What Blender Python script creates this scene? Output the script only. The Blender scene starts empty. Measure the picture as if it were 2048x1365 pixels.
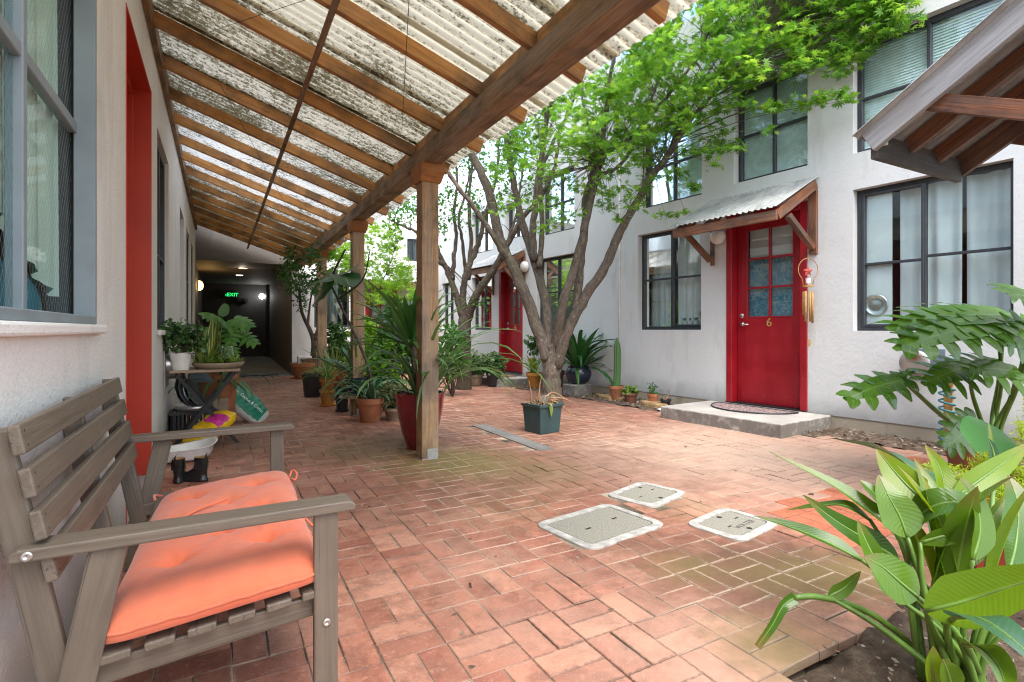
import bpy, bmesh, math, random
import numpy as np
from mathutils import Vector, Matrix
random.seed(7); np.random.seed(7)
SC = bpy.context.scene; COL = SC.collection
R = math.radians
# ------------------------------------------------------------------ camera model (metres, camera 1 m above the paving)
F_PX, CX, HY, CAM_H = 1070., 1024., 660., 1.0
TH = math.atan((CX-437.)/F_PX); SN, CS = math.sin(TH), math.cos(TH)
def ray(px, py):
    l = (px-CX)/F_PX
    return Vector((SN+l*CS, CS-l*SN, (HY-py)/F_PX))
def at(px, py, d):
    return Vector((0, 0, CAM_H)) + ray(px, py)*d
def G(px, py, z=0.):
    r = ray(px, py); t = (z-CAM_H)/r.z
    return Vector((r.x*t, r.y*t, z))
def onX(px, py, x):
    r = ray(px, py); t = x/r.x; return Vector((x, r.y*t, CAM_H+r.z*t))
def onY(px, py, y):
    r = ray(px, py); t = y/r.y; return Vector((r.x*t, y, CAM_H+r.z*t))
# ------------------------------------------------------------------ mesh builder
class MB:
    def __init__(s): s.v=[]; s.f=[]; s.lc=[]; s.mi=[]
    def off(s): return (random.uniform(0,40), random.uniform(0,40), random.uniform(0,40))
    def add(s, vs, fs, lc=None, mi=0):
        b=len(s.v); s.v += [tuple(v) for v in vs]
        s.lc += [tuple(l) for l in (lc if lc is not None else vs)]
        s.f += [tuple(b+i for i in f) for f in fs]; s.mi += [mi]*len(fs)
    def boxo(s, o, ax, ay, az, mi=0):
        """box from corner o with edge vectors; lc runs along the longest edge"""
        o=Vector(o); A=[Vector(ax),Vector(ay),Vector(az)]; L=[a.length for a in A]
        od=sorted(range(3), key=lambda i:-L[i]); q=s.off(); vs=[]; lc=[]
        for k in range(8):
            w=[(k>>i)&1 for i in range(3)]
            vs.append(o+A[0]*w[0]+A[1]*w[1]+A[2]*w[2])
            lc.append(tuple(q[j]+w[od[j]]*L[od[j]] for j in range(3)))
        fs=[(0,2,3,1),(4,5,7,6),(0,1,5,4),(2,6,7,3),(0,4,6,2),(1,3,7,5)]
        if A[0].cross(A[1]).dot(A[2])<0: fs=[f[::-1] for f in fs]
        s.add(vs,fs,lc,mi)
    def box(s, x0,x1,y0,y1,z0,z1, mi=0):
        s.boxo((x0,y0,z0),(x1-x0,0,0),(0,y1-y0,0),(0,0,z1-z0),mi)
    def beam(s, p, q, w, h, up=(0,0,1), mi=0):
        """board from p to q, width w sideways, height h along up (centred)"""
        p=Vector(p); q=Vector(q); d=q-p; u=Vector(up); sd=d.cross(u).normalized(); u=sd.cross(d).normalized()
        s.boxo(p-sd*w/2-u*h/2, d, sd*w, u*h, mi)
    def tube(s, pts, rad, n=8, cap=True, mi=0):
        pts=[Vector(p) for p in pts]; m=len(pts)
        if not hasattr(rad,'__len__'): rad=[rad]*m
        q=s.off(); vs=[]; lc=[]; fs=[]; L=0; ref=None
        for i,p in enumerate(pts):
            t=(pts[min(i+1,m-1)]-pts[max(i-1,0)])
            t = t.normalized() if t.length>1e-9 else Vector((0,0,1))
            if ref is None:
                ref=Vector((1,0,0)) if abs(t.x)<.8 else Vector((0,1,0))
            a=(ref-t*ref.dot(t)).normalized(); ref=a; b=t.cross(a)
            if i: L+=(p-pts[i-1]).length
            for k in range(n):
                an=2*math.pi*k/n
                vs.append(p+(a*math.cos(an)+b*math.sin(an))*rad[i]); lc.append((q[0]+L,q[1]+math.cos(an)*rad[i],q[2]+math.sin(an)*rad[i]))
        for i in range(m-1):
            for k in range(n):
                k2=(k+1)%n; fs.append((i*n+k,i*n+k2,(i+1)*n+k2,(i+1)*n+k))
        if cap: fs += [tuple(range(n))[::-1], tuple((m-1)*n+k for k in range(n))]
        s.add(vs,fs,lc,mi)
    def lathe(s, prof, c, n=24, mi=0, axis=None, rib=0, ribn=0):
        """profile [(r,z)] turned round the vertical through c (or axis)"""
        c=Vector(c); az=Vector(axis).normalized() if axis else Vector((0,0,1))
        ax=Vector((1,0,0)) if abs(az.x)<.8 else Vector((0,1,0)); ax=(ax-az*ax.dot(az)).normalized(); ay=az.cross(ax)
        vs=[]; lc=[]; fs=[]; q=s.off()
        for (r,z) in prof:
            for k in range(n):
                a=2*math.pi*k/n; rr=r*(1+rib*math.cos(a*ribn)) if rib else r
                d=ax*math.cos(a)*rr+ay*math.sin(a)*rr+az*z
                vs.append(c+d); lc.append((q[0]+math.cos(a)*r,q[1]+math.sin(a)*r,q[2]+z))
        for i in range(len(prof)-1):
            for k in range(n):
                k2=(k+1)%n; fs.append((i*n+k,i*n+k2,(i+1)*n+k2,(i+1)*n+k))
        s.add(vs,fs,lc,mi)
    def disc(s, c, r, n=24, mi=0, axis=None): s.lathe([(r,0),(0.0001,0)],c,n,mi,axis)
    def sphere(s, c, r, n=16, m=10, sc=(1,1,1), mi=0):
        vs=[];fs=[]; c=Vector(c)
        for i in range(m+1):
            p=math.pi*i/m
            for k in range(n):
                a=2*math.pi*k/n
                vs.append(c+Vector((r*sc[0]*math.sin(p)*math.cos(a),r*sc[1]*math.sin(p)*math.sin(a),r*sc[2]*math.cos(p))))
        for i in range(m):
            for k in range(n):
                k2=(k+1)%n; fs.append((i*n+k,(i+1)*n+k,(i+1)*n+k2,i*n+k2))
        s.add(vs,fs,None,mi)
    def quad(s,a,b,c,d,mi=0,lc=None): s.add([a,b,c,d],[(0,1,2,3)],lc,mi)
    def ribbon(s, pts, nh, wfun, fold=.25, wav=0., nseg=None, mi=0, u=(-1,-.5,0,.5,1), twist=0., tear=0):
        """leaf blade along pts: nh = rough normal, wfun(t) = half width, fold lifts the edges"""
        P=smooth(pts, nseg or 14); m=len(P); q=random.uniform(0,40); L=0; vs=[]; lc=[]; fs=[]; nu=len(u)
        nh=Vector(nh); ph=random.uniform(0,6)
        for i,p in enumerate(P):
            t=(P[min(i+1,m-1)]-P[max(i-1,0)]).normalized(); tt=i/(m-1)
            sd=t.cross(nh)
            if sd.length<1e-4: sd=Vector((1,0,0))
            sd.normalize(); up=sd.cross(t)
            if twist:
                M=Matrix.Rotation(twist*tt,3,t); sd=M@sd; up=M@up
            if i: L+=(p-P[i-1]).length
            w=wfun(tt)
            for x in u:
                dz=fold*abs(x)*w + wav*w*math.sin(L*38+ph+(2 if x>0 else 0))*abs(x)**2
                vs.append(p+sd*x*w+up*dz); lc.append((tt,x,q+L))
        for i in range(m-1):
            for k in range(nu-1):
                if tear and random.random()<tear: continue
                fs.append((i*nu+k,i*nu+k+1,(i+1)*nu+k+1,(i+1)*nu+k))
        s.add(vs,fs,lc,mi)
    def strap(s, base, az, length, width, el0=80, el1=-20, fold=.3, nseg=9, mi=0, side=0., pw=1.3, pinch=.45):
        """arching strap leaf: elevation goes from el0 to el1 degrees along it"""
        p=Vector(base); pts=[p]; n=nseg
        for i in range(n):
            t=(i+.5)/n; e=R(el0+(el1-el0)*t**pw); a=az+side*t
            p=p+Vector((math.cos(a)*math.cos(e),math.sin(a)*math.cos(e),math.sin(e)))*(length/n); pts.append(p)
        e=R((el0+el1)/2); 
        nh=Vector((-math.cos(az)*math.sin(R(max(el0,5))),-math.sin(az)*math.sin(R(max(el0,5))),math.cos(R(el0))+.25))
        s.ribbon(pts,nh,lambda t: width*.5*(pinch+(1-pinch)*min(1,t*3))*(1 if t<.55 else max(0.02,1-((t-.55)/.45)**1.6)),fold,0,len(pts),mi,u=(-1,0,1))
    def build(s, name, mats, parent=None, smooth=False, bevel=0, seg=2):
        if not isinstance(mats,(list,tuple)): mats=[mats]
        w=Vector((0,0,0)); q=parent
        while q is not None: w+=Vector(q.location); q=q.parent
        me=bpy.data.meshes.new(name)
        V=np.array(s.v,dtype=np.float32).reshape(-1,3)-np.array(w,dtype=np.float32)
        me.from_pydata(V.tolist(),[],s.f)
        for m in mats: me.materials.append(m)
        if len(mats)>1: me.polygons.foreach_set('material_index',s.mi)
        at_=me.attributes.new('lc','FLOAT_VECTOR','POINT'); at_.data.foreach_set('vector',np.array(s.lc,dtype=np.float32).ravel())
        if smooth: me.polygons.foreach_set('use_smooth',[True]*len(me.polygons))
        me.update()
        o=bpy.data.objects.new(name,me); COL.objects.link(o)
        if parent is not None: o.parent=parent
        if bevel:
            b=o.modifiers.new('Bevel','BEVEL'); b.width=bevel; b.segments=seg; b.limit_method='ANGLE'; b.angle_limit=R(40)
        return o
def smooth(pts, n):
    pts=[Vector(p) for p in pts]
    if len(pts)<3: return [pts[0].lerp(pts[-1],i/(n-1)) for i in range(n)]
    P=[pts[0]*2-pts[1]]+pts+[pts[-1]*2-pts[-2]]; out=[]
    for i in range(n):
        x=i/(n-1)*(len(pts)-1); k=min(int(x),len(pts)-2); t=x-k; a,b,c,d=P[k:k+4]
        out.append(.5*((2*b)+(c-a)*t+(2*a-5*b+4*c-d)*t*t+(3*b-a-3*c+d)*t**3))
    return out
def tag(o,label=None,cat=None,group=None,kind=None):
    if label: o['label']=label
    if cat: o['category']=cat
    if group: o['group']=group
    if kind: o['kind']=kind
    return o
def thing(name,label,cat,loc=(0,0,0),group=None):
    o=bpy.data.objects.new(name,None); COL.objects.link(o); o.location=loc; o.empty_display_size=.1
    return tag(o,label,cat,group)
def text_mesh(txt,size,ext,M,name,mat,parent,align='CENTER'):
    c=bpy.data.curves.new(name,'FONT'); c.body=txt; c.size=size; c.extrude=ext; c.align_x=align; c.align_y='CENTER'
    t=bpy.data.objects.new('tmp_text',c); COL.objects.link(t); bpy.context.view_layer.update()
    me=bpy.data.meshes.new_from_object(t.evaluated_get(bpy.context.evaluated_depsgraph_get()))
    bpy.data.objects.remove(t); me.name=name; me.transform(M)
    w=Vector((0,0,0)); q=parent
    while q is not None: w+=Vector(q.location); q=q.parent
    me.transform(Matrix.Translation(-w)); me.materials.clear(); me.materials.append(mat)
    o=bpy.data.objects.new(name,me); COL.objects.link(o); o.parent=parent
    return o
def frameM(o,x,y,z):
    M=Matrix.Identity(4)
    for i,a in enumerate((Vector(x).normalized(),Vector(y).normalized(),Vector(z).normalized())):
        for j in range(3): M[j][i]=a[j]
    for j in range(3): M[j][3]=o[j]
    return M
# ------------------------------------------------------------------ materials
class NT:
    def __init__(s,name):
        s.m=bpy.data.materials.new(name); s.m.use_nodes=True; s.t=s.m.node_tree; s.b=s.t.nodes['Principled BSDF']; s.out=s.t.nodes['Material Output']
    def n(s,typ,**k):
        x=s.t.nodes.new(typ)
        for a,v in k.items():
            if a in x.inputs.keys(): s.set(x.inputs[a],v)
            else: setattr(x,a,v)
        return x
    def set(s,sock,v):
        if hasattr(v,'is_linked'): s.t.links.new(v,sock)
        else: sock.default_value = tuple(v)+(1,) if sock.type=='RGBA' and len(v)==3 else v
    def link(s,a,b): s.t.links.new(a,b)
    def obj(s): return s.n('ShaderNodeTexCoord').outputs['Object']
    def lc(s):
        x=s.n('ShaderNodeAttribute'); x.attribute_name='lc'; return x.outputs['Vector']
    def geo(s,o='Position'): return s.n('ShaderNodeNewGeometry').outputs[o]
    def isl(s): return s.n('ShaderNodeNewGeometry').outputs['Random Per Island']
    def map(s,v,sc=(1,1,1),loc=(0,0,0)):
        x=s.n('ShaderNodeMapping'); s.link(v,x.inputs['Vector']); x.inputs['Scale'].default_value=sc; x.inputs['Location'].default_value=loc; return x.outputs[0]
    def noise(s,v,scale=5,det=4,rough=.55,dist=0,o='Fac'):
        x=s.n('ShaderNodeTexNoise'); s.link(v,x.inputs['Vector']); x.inputs['Scale'].default_value=scale; x.inputs['Detail'].default_value=det; x.inputs['Roughness'].default_value=rough; x.inputs['Distortion'].default_value=dist
        return x.outputs[o]
    def vor(s,v,scale=5,o='Distance',feature='F1'):
        x=s.n('ShaderNodeTexVoronoi'); x.feature=feature; s.link(v,x.inputs['Vector']); x.inputs['Scale'].default_value=scale; return x.outputs[o]
    def ramp(s,f,stops,interp='LINEAR'):
        x=s.n('ShaderNodeValToRGB'); s.link(f,x.inputs[0]); e=x.color_ramp.elements; x.color_ramp.interpolation=interp
        while len(e)<len(stops): e.new(.5)
        for i,(p,c) in enumerate(stops):
            e[i].position=p; e[i].color=(tuple(c)+(1,) if hasattr(c,'__len__') else (c,c,c,1))
        return x.outputs[0]
    def mix(s,f,a,b,mode='MIX'):
        x=s.n('ShaderNodeMix'); x.data_type='RGBA'; x.blend_type=mode
        s.set(x.inputs[0],f); s.set(x.inputs[6],a); s.set(x.inputs[7],b); return x.outputs[2]
    def math(s,op,a,b=0.,c=None):
        x=s.n('ShaderNodeMath'); x.operation=op; s.set(x.inputs[0],a); s.set(x.inputs[1],b)
        if c is not None: s.set(x.inputs[2],c)
        return x.outputs[0]
    def bump(s,h,st=.3,dist=.01,prev=None):
        x=s.n('ShaderNodeBump'); s.link(h,x.inputs['Height']); x.inputs['Strength'].default_value=st; x.inputs['Distance'].default_value=dist
        if prev is not None: s.link(prev,x.inputs['Normal'])
        s.link(x.outputs[0],s.b.inputs['Normal']); return x.outputs[0]
    def col(s,c): s.set(s.b.inputs['Base Color'],c)
    def p(s,**k):
        for a,v in k.items(): s.set(s.b.inputs[a.replace('_',' ')],v)
    def sep(s,v):
        x=s.n('ShaderNodeSeparateXYZ'); s.link(v,x.inputs[0]); return x.outputs
    def blob(s,c,r,soft=.5,ns=6,amp=.5):
        """1 inside a ragged-edged round patch of the surface"""
        P=s.geo(); d=s.n('ShaderNodeVectorMath'); d.operation='DISTANCE'; s.link(P,d.inputs[0]); d.inputs[1].default_value=c
        nz=s.noise(P,ns,5,.65); dd=s.math('ADD',d.outputs['Value'],s.math('MULTIPLY',s.math('SUBTRACT',nz,.5),amp*2*r))
        x=s.n('ShaderNodeMapRange'); s.link(dd,x.inputs[0]); x.inputs[1].default_value=r*(1-soft); x.inputs[2].default_value=r*(1+soft); x.inputs[3].default_value=1; x.inputs[4].default_value=0
        return x.outputs[0]
M_=None
def plain(name,c,rough=.6,metal=0,var=.12,ns=12,bump=0.,bs=60,spec=.5,coat=0):
    t=NT(name); v=t.obj(); f=t.noise(v,ns,4)
    a=tuple(x*(1-var) for x in c); b=tuple(min(1,x*(1+var)) for x in c)
    t.col(t.ramp(f,[(.3,a),(.7,b)])); t.p(Roughness=rough,Metallic=metal); t.b.inputs['Specular IOR Level'].default_value=spec
    if coat: t.b.inputs['Coat Weight'].default_value=coat
    if bump: t.bump(t.noise(v,bs,3),bump,.004)
    return t.m
def wood(name,dark,light,grain=1.,rough=.7,stain=None,stainf=.5,isl=.35,grey=0.):
    t=NT(name); v=t.lc(); st=t.map(v,(1.2,26,26))
    w=t.noise(st,1.6*grain,6,.65,1.2); w2=t.noise(t.map(v,(3,90,90)),1.,3,.6); kn=t.noise(t.map(v,(2.2,9,9)),1.3,3,.5,.8)
    c=t.ramp(w,[(.28,dark),(.5,[(a+b)/2 for a,b in zip(dark,light)]),(.72,light)])
    c=t.mix(t.math('MULTIPLY',w2,.35),c,tuple(x*.45 for x in dark))
    c=t.mix(t.ramp(kn,[(.62,0),(.75,.55)]),c,tuple(x*.5 for x in dark))
    k=t.math('ADD',t.math('MULTIPLY',t.isl(),isl*2),1-isl)
    x=t.n('ShaderNodeMix'); x.data_type='RGBA'; x.blend_type='MULTIPLY'; x.inputs[0].default_value=1; t.link(c,x.inputs[6])
    cc=t.n('ShaderNodeCombineColor'); [t.link(k,cc.inputs[i]) for i in range(3)]; t.link(cc.outputs[0],x.inputs[7]); c=x.outputs[2]
    if stain: c=t.mix(t.math('MULTIPLY',t.ramp(t.noise(t.geo(),3.2,5,.6),[(.45,0),(.62,1)]),stainf),c,stain)
    if grey:
        gf=t.noise(t.map(v,(.9,7,7)),1.6,5,.65,.6); gl=sum(light)/3; c=t.mix(t.math('MULTIPLY',t.ramp(gf,[(.42,0),(.62,1)]),grey),c,(gl*1.15,gl*1.02,gl*.88))
    ck=t.ramp(t.noise(t.map(v,(.8,60,60)),1.5,3,.6,.3),[(.30,.8),(.36,0)]); c=t.mix(ck,c,tuple(x*.25 for x in dark))
    t.col(c); t.p(Roughness=rough); t.bump(w2,.35,.003,t.bump(w,.35,.008)); return t.m
def leafmat(name,c0,c1,trans=.35,rough=.4,vein=None,veins=0,edge=None,dry=None,tip=None,spec=.5):
    """leaf: per-leaf tone, light shining through, optional midrib and cross veins"""
    t=NT(name); c=t.ramp(t.isl(),[(.0,c0),(1.,c1)]); v=t.lc(); X=t.sep(v)
    c=t.mix(t.math('MULTIPLY',t.noise(t.geo(),14,3),.35),c,tuple(a*.55 for a in c0))
    ab=t.math('ABSOLUTE',X[1])
    if veins:
        w=t.n('ShaderNodeTexWave'); w.inputs['Scale'].default_value=veins; w.inputs['Distortion'].default_value=.6
        cv=t.n('ShaderNodeCombineXYZ'); t.link(t.math('ADD',X[2],t.math('MULTIPLY',ab,.035)),cv.inputs[0]); t.link(cv.outputs[0],w.inputs[0])
        c=t.mix(t.math('MULTIPLY',w.outputs['Fac'],.05),c,tuple(min(1,a*1.7) for a in c1))
        t.bump(w.outputs['Fac'],.08,.003)
    if vein: c=t.mix(t.ramp(ab,[(.02,1),(.1,0)]),c,vein)
    if edge: c=t.mix(t.ramp(ab,[(.6,0),(.85,1)]),c,edge)
    if tip: c=t.mix(t.ramp(X[0],[(.75,0),(1,.8)]),c,tip)
    if dry: c=t.mix(t.ramp(t.noise(t.geo(),16,5,.75),[(.69,0),(.74,.8)]),c,dry)
    t.col(c); t.p(Roughness=rough); t.b.inputs['Specular IOR Level'].default_value=spec
    tr=t.n('ShaderNodeBsdfTranslucent'); hs=t.n('ShaderNodeHueSaturation'); hs.inputs['Saturation'].default_value=1.; hs.inputs['Value'].default_value=1.6; hs.inputs['Hue'].default_value=.488; t.link(c,hs.inputs['Color']); t.link(hs.outputs[0],tr.inputs[0])
    mx=t.n('ShaderNodeMixShader'); mx.inputs[0].default_value=trans; t.link(t.b.outputs[0],mx.inputs[1]); t.link(tr.outputs[0],mx.inputs[2]); t.link(mx.outputs[0],t.out.inputs[0])
    return t.m
def emit(name,c,s):
    t=NT(name); t.col((0,0,0)); t.b.inputs['Emission Color'].default_value=tuple(c)+(1,); t.b.inputs['Emission Strength'].default_value=s; return t.m
M={}
def stucco(name,c,bump1,sc1,dirt=(.3,.29,.27),dirtf=.35,lowdirt=True):
    t=NT(name); P=t.geo(); f=t.noise(P,1.1,6,.6); base=t.ramp(f,[(.3,tuple(x*.9 for x in c)),(.7,c)])
    base=t.mix(t.math('MULTIPLY',t.ramp(t.noise(t.map(P,(1,1,.25)),3,5,.65),[(.55,0),(.75,1)]),dirtf),base,dirt)
    base=t.mix(t.ramp(t.noise(P,60,3,.7),[(.25,.35),(.45,0)]),base,tuple(x*.55 for x in c))
    if lowdirt:
        z=t.sep(P)[2]; zz=t.math('ADD',z,t.math('MULTIPLY',t.noise(P,4,4),.25))
        base=t.mix(t.ramp(zz,[(.2,.6),(.48,0)]),base,tuple(x*.5 for x in dirt))
    t.col(base); t.p(Roughness=.9); t.b.inputs['Specular IOR Level'].default_value=.2
    a=t.bump(t.noise(P,4,3),.25,.02); t.bump(t.noise(P,sc1,4,.6),bump1,.007,a); return t.m
M['stucco']=stucco('white_stucco',(.68,.695,.69),.35,28)
M['stucco_rough']=stucco('rough_stucco',(.80,.81,.80),.7,75,dirt=(.35,.33,.30))
M['stucco_far']=stucco('bright_stucco',(.80,.79,.77),.35,25)
M['lintel']=stucco('shaded_taupe_stucco',(.15,.135,.12),.35,25)  # taupe darkened further: shade below the far roof put into the colour
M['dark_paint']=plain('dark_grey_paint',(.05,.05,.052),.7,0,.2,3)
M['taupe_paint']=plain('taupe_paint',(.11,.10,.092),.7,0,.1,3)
M['interior']=plain('dim_interior',(.035,.037,.04),.9)
M['foundation']=stucco('foundation_concrete',(.42,.36,.28),.7,18,dirt=(.16,.13,.10),dirtf=.7,lowdirt=False)
t=NT('step_concrete'); P=t.geo(); c=t.ramp(t.noise(P,3,6,.65),[(.3,(.33,.31,.28)),(.7,(.52,.49,.45))])
nz=t.math('ABSOLUTE',t.sep(t.geo('Normal'))[2]); c=t.mix(t.ramp(t.math('ADD',t.noise(P,9,5,.7),t.math('MULTIPLY',nz,.35)),[(.5,.75),(.72,0)]),c,(.11,.10,.085)); t.col(c); t.p(Roughness=.9); t.bump(t.noise(P,90,3),.3,.004); M['concrete']=t.m  # upright faces darker: the step front's shade is put into the colour
M['floor_concrete']=plain('worn_concrete',(.2,.195,.185),.75,0,.25,2,.15)
# bricks: a tone per brick, chalky wear, moss and dark stains of their own shape
def brickmat(name,c0,c1,c2,new=False):
    t=NT(name); P=t.geo(); i=t.isl(); L=t.sep(t.lc())
    c=t.ramp(i,[(0,c0),(.22,c1),(.4,tuple(x*.72 for x in c1)),(.6,c2),(.8,c1),(1,(c0[0]*1.1,c0[1]*1.35,c0[2]*1.4))])
    ds=t.math('MINIMUM',t.math('MULTIPLY',t.math('SUBTRACT',1.,t.math('ABSOLUTE',L[0])),L[2]),t.math('MULTIPLY',t.math('SUBTRACT',1.,t.math('ABSOLUTE',L[1])),t.math('SUBTRACT',.15,L[2])))
    rag=t.math('ADD',ds,t.math('MULTIPLY',t.math('SUBTRACT',t.noise(P,55,4,.7),.5),.022))
    c=t.mix(t.ramp(t.noise(P,9,6,.72),[(.38,.6),(.55,0)]),c,tuple(x*.55 for x in c0))
    c=t.mix(t.ramp(t.noise(P,34,5,.7),[(.55,0),(.68,.45)]),c,(c2[0]*1.12,c2[1]*1.3,c2[2]*1.35))
    c=t.mix(t.ramp(t.noise(P,170,2,.6),[(.58,0),(.72,.4)]),c,(.50,.36,.28))
    c=t.mix(t.ramp(t.noise(P,150,3,.7),[(.28,.5),(.4,0)]),c,tuple(x*.4 for x in c0))
    if not new:
        pale=t.ramp(t.noise(P,1.5,6,.65),[(.48,0),(.66,.5)]); c=t.mix(pale,c,(.52,.31,.225))
        c=t.mix(t.math('MULTIPLY',t.ramp(t.noise(P,2.6,7,.75,.6),[(.50,0),(.60,.7)]),.45),c,(.21,.115,.075))
        for q,r,f in (((3.75,2.75,0),1.05,.78),((4.3,3.7,0),.7,.45),((1.30,1.15,0),.45,.35),((2.9,3.3,0),.6,.35)):
            c=t.mix(t.math('MULTIPLY',t.blob(q,r,.7,3.5,.6),f),c,(.47,.345,.265))
        for q,r,f in (((1.93,1.52,0),.38,.85),((2.25,1.35,0),.3,.75),((1.62,1.98,0),.22,.5),((.05,5.4,0),.6,.6),((.6,8.4,0),1.2,.45),((2.5,4.7,0),1.2,.5),((3.3,5.7,0),1.4,.4),((.5,11.,0),1.3,.7),((2.2,3.2,0),.75,.5),((.45,6.6,0),.4,.55),((1.0,3.2,0),.4,.25)):
            c=t.mix(t.math('MULTIPLY',t.blob(q,r,.55,6,.8),f),c,(.115,.06,.036))
        for q,r,f in (((1.55,3.78,0),.42,.85),((1.1,4.5,0),.45,.5),((1.9,3.25,0),.36,.3),((2.0,1.36,0),.17,.45),((1.72,1.62,0),.14,.4),((1.55,1.08,0),.16,.6),((2.3,1.22,0),.2,.5),((1.45,2.65,0),.3,.2),((2.3,2.15,0),.2,.25)):
            c=t.mix(t.math('MULTIPLY',t.blob(q,r,.6,9,.8),f),c,(.19,.16,.045))
        c=t.mix(t.math('MULTIPLY',t.ramp(rag,[(0,.62),(.0045,0)]),t.ramp(t.noise(P,1.1,4),[(.40,0),(.56,1)])),c,(.50,.39,.30))
    c=t.mix(t.math('MULTIPLY',t.ramp(rag,[(0,.7),(.004,0)]),t.ramp(t.noise(P,1.1,4),[(.40,.8),(.56,0)])),c,(.07,.045,.032))
    t.col(c); r=t.ramp(t.noise(P,5,4),[(.3,.5),(.7,.85)]); t.set(t.b.inputs['Roughness'],r); t.bump(t.noise(P,120,4,.65),.35,.004,t.bump(t.noise(P,26,4,.65),.4,.008)); return t.m
M['brick']=brickmat('worn_red_brick',(.31,.105,.068),(.47,.19,.122),(.55,.275,.185))
M['brick_new']=brickmat('fresh_red_brick',(.45,.13,.065),(.52,.16,.08),(.56,.19,.10),True)
t=NT('joint_sand'); P=t.geo(); c=t.ramp(t.noise(P,2.2,5,.6),[(.40,(.045,.032,.024)),(.55,(.36,.27,.20)),(.7,(.54,.45,.36))]); c=t.mix(t.math('MULTIPLY',t.blob((1.9,1.6,0),.8,.7),.7),c,(.05,.06,.02)); t.col(c); t.p(Roughness=1.); M['joint']=t.m
t=NT('bed_soil'); P=t.geo(); c=t.ramp(t.noise(P,12,7,.7),[(.3,(.05,.033,.023)),(.52,(.17,.115,.078)),(.75,(.34,.26,.19))]); c=t.mix(t.math('MULTIPLY',t.noise(P,2,2),.5),c,(.07,.045,.03)); t.col(c); t.p(Roughness=1.); t.bump(t.noise(P,70,6,.7),.9,.02); M['soil']=t.m
M['ground']=plain('bare_earth',(.16,.13,.1),1.)
M['beam']=wood('weathered_beam_wood',(.14,.082,.04),(.48,.30,.155),1.4,.8,(.06,.04,.025),.7,.1,.4)
M['post']=wood('weathered_post_wood',(.22,.125,.055),(.58,.37,.185),1.5,.8,(.075,.055,.035),.75,.1,.3)
M['rafter']=wood('orange_rafter_wood',(.27,.115,.028),(.62,.31,.085),1.3,.65,(.08,.045,.02),.75,.35,.18)
M['cap']=wood('orange_cap_wood',(.30,.11,.03),(.55,.24,.07),1.,.65,(.1,.045,.02),.4,.1)
M['brown']=wood('canopy_brown_wood',(.045,.014,.007),(.34,.125,.045),1.2,.6,(.035,.013,.008),.75,.3,.35)
M['grey_wood']=wood('silver_grey_wood',(.24,.24,.245),(.50,.50,.50),1.2,.75,(.30,.27,.24),.35,.1); M['shade_wood']=wood('shaded_grey_wood',(.07,.062,.055),(.17,.155,.14),1.2,.75,(.05,.04,.035),.5,.1)  # the dark one puts shade on the fascia's inner face into its colour
M['bench']=wood('taupe_bench_wood',(.14,.112,.084),(.215,.178,.137),.8,.45,(.09,.073,.058),.3,.12)
M['plank']=wood('table_plank_wood',(.22,.15,.10),(.42,.33,.25),1.,.8)
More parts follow.
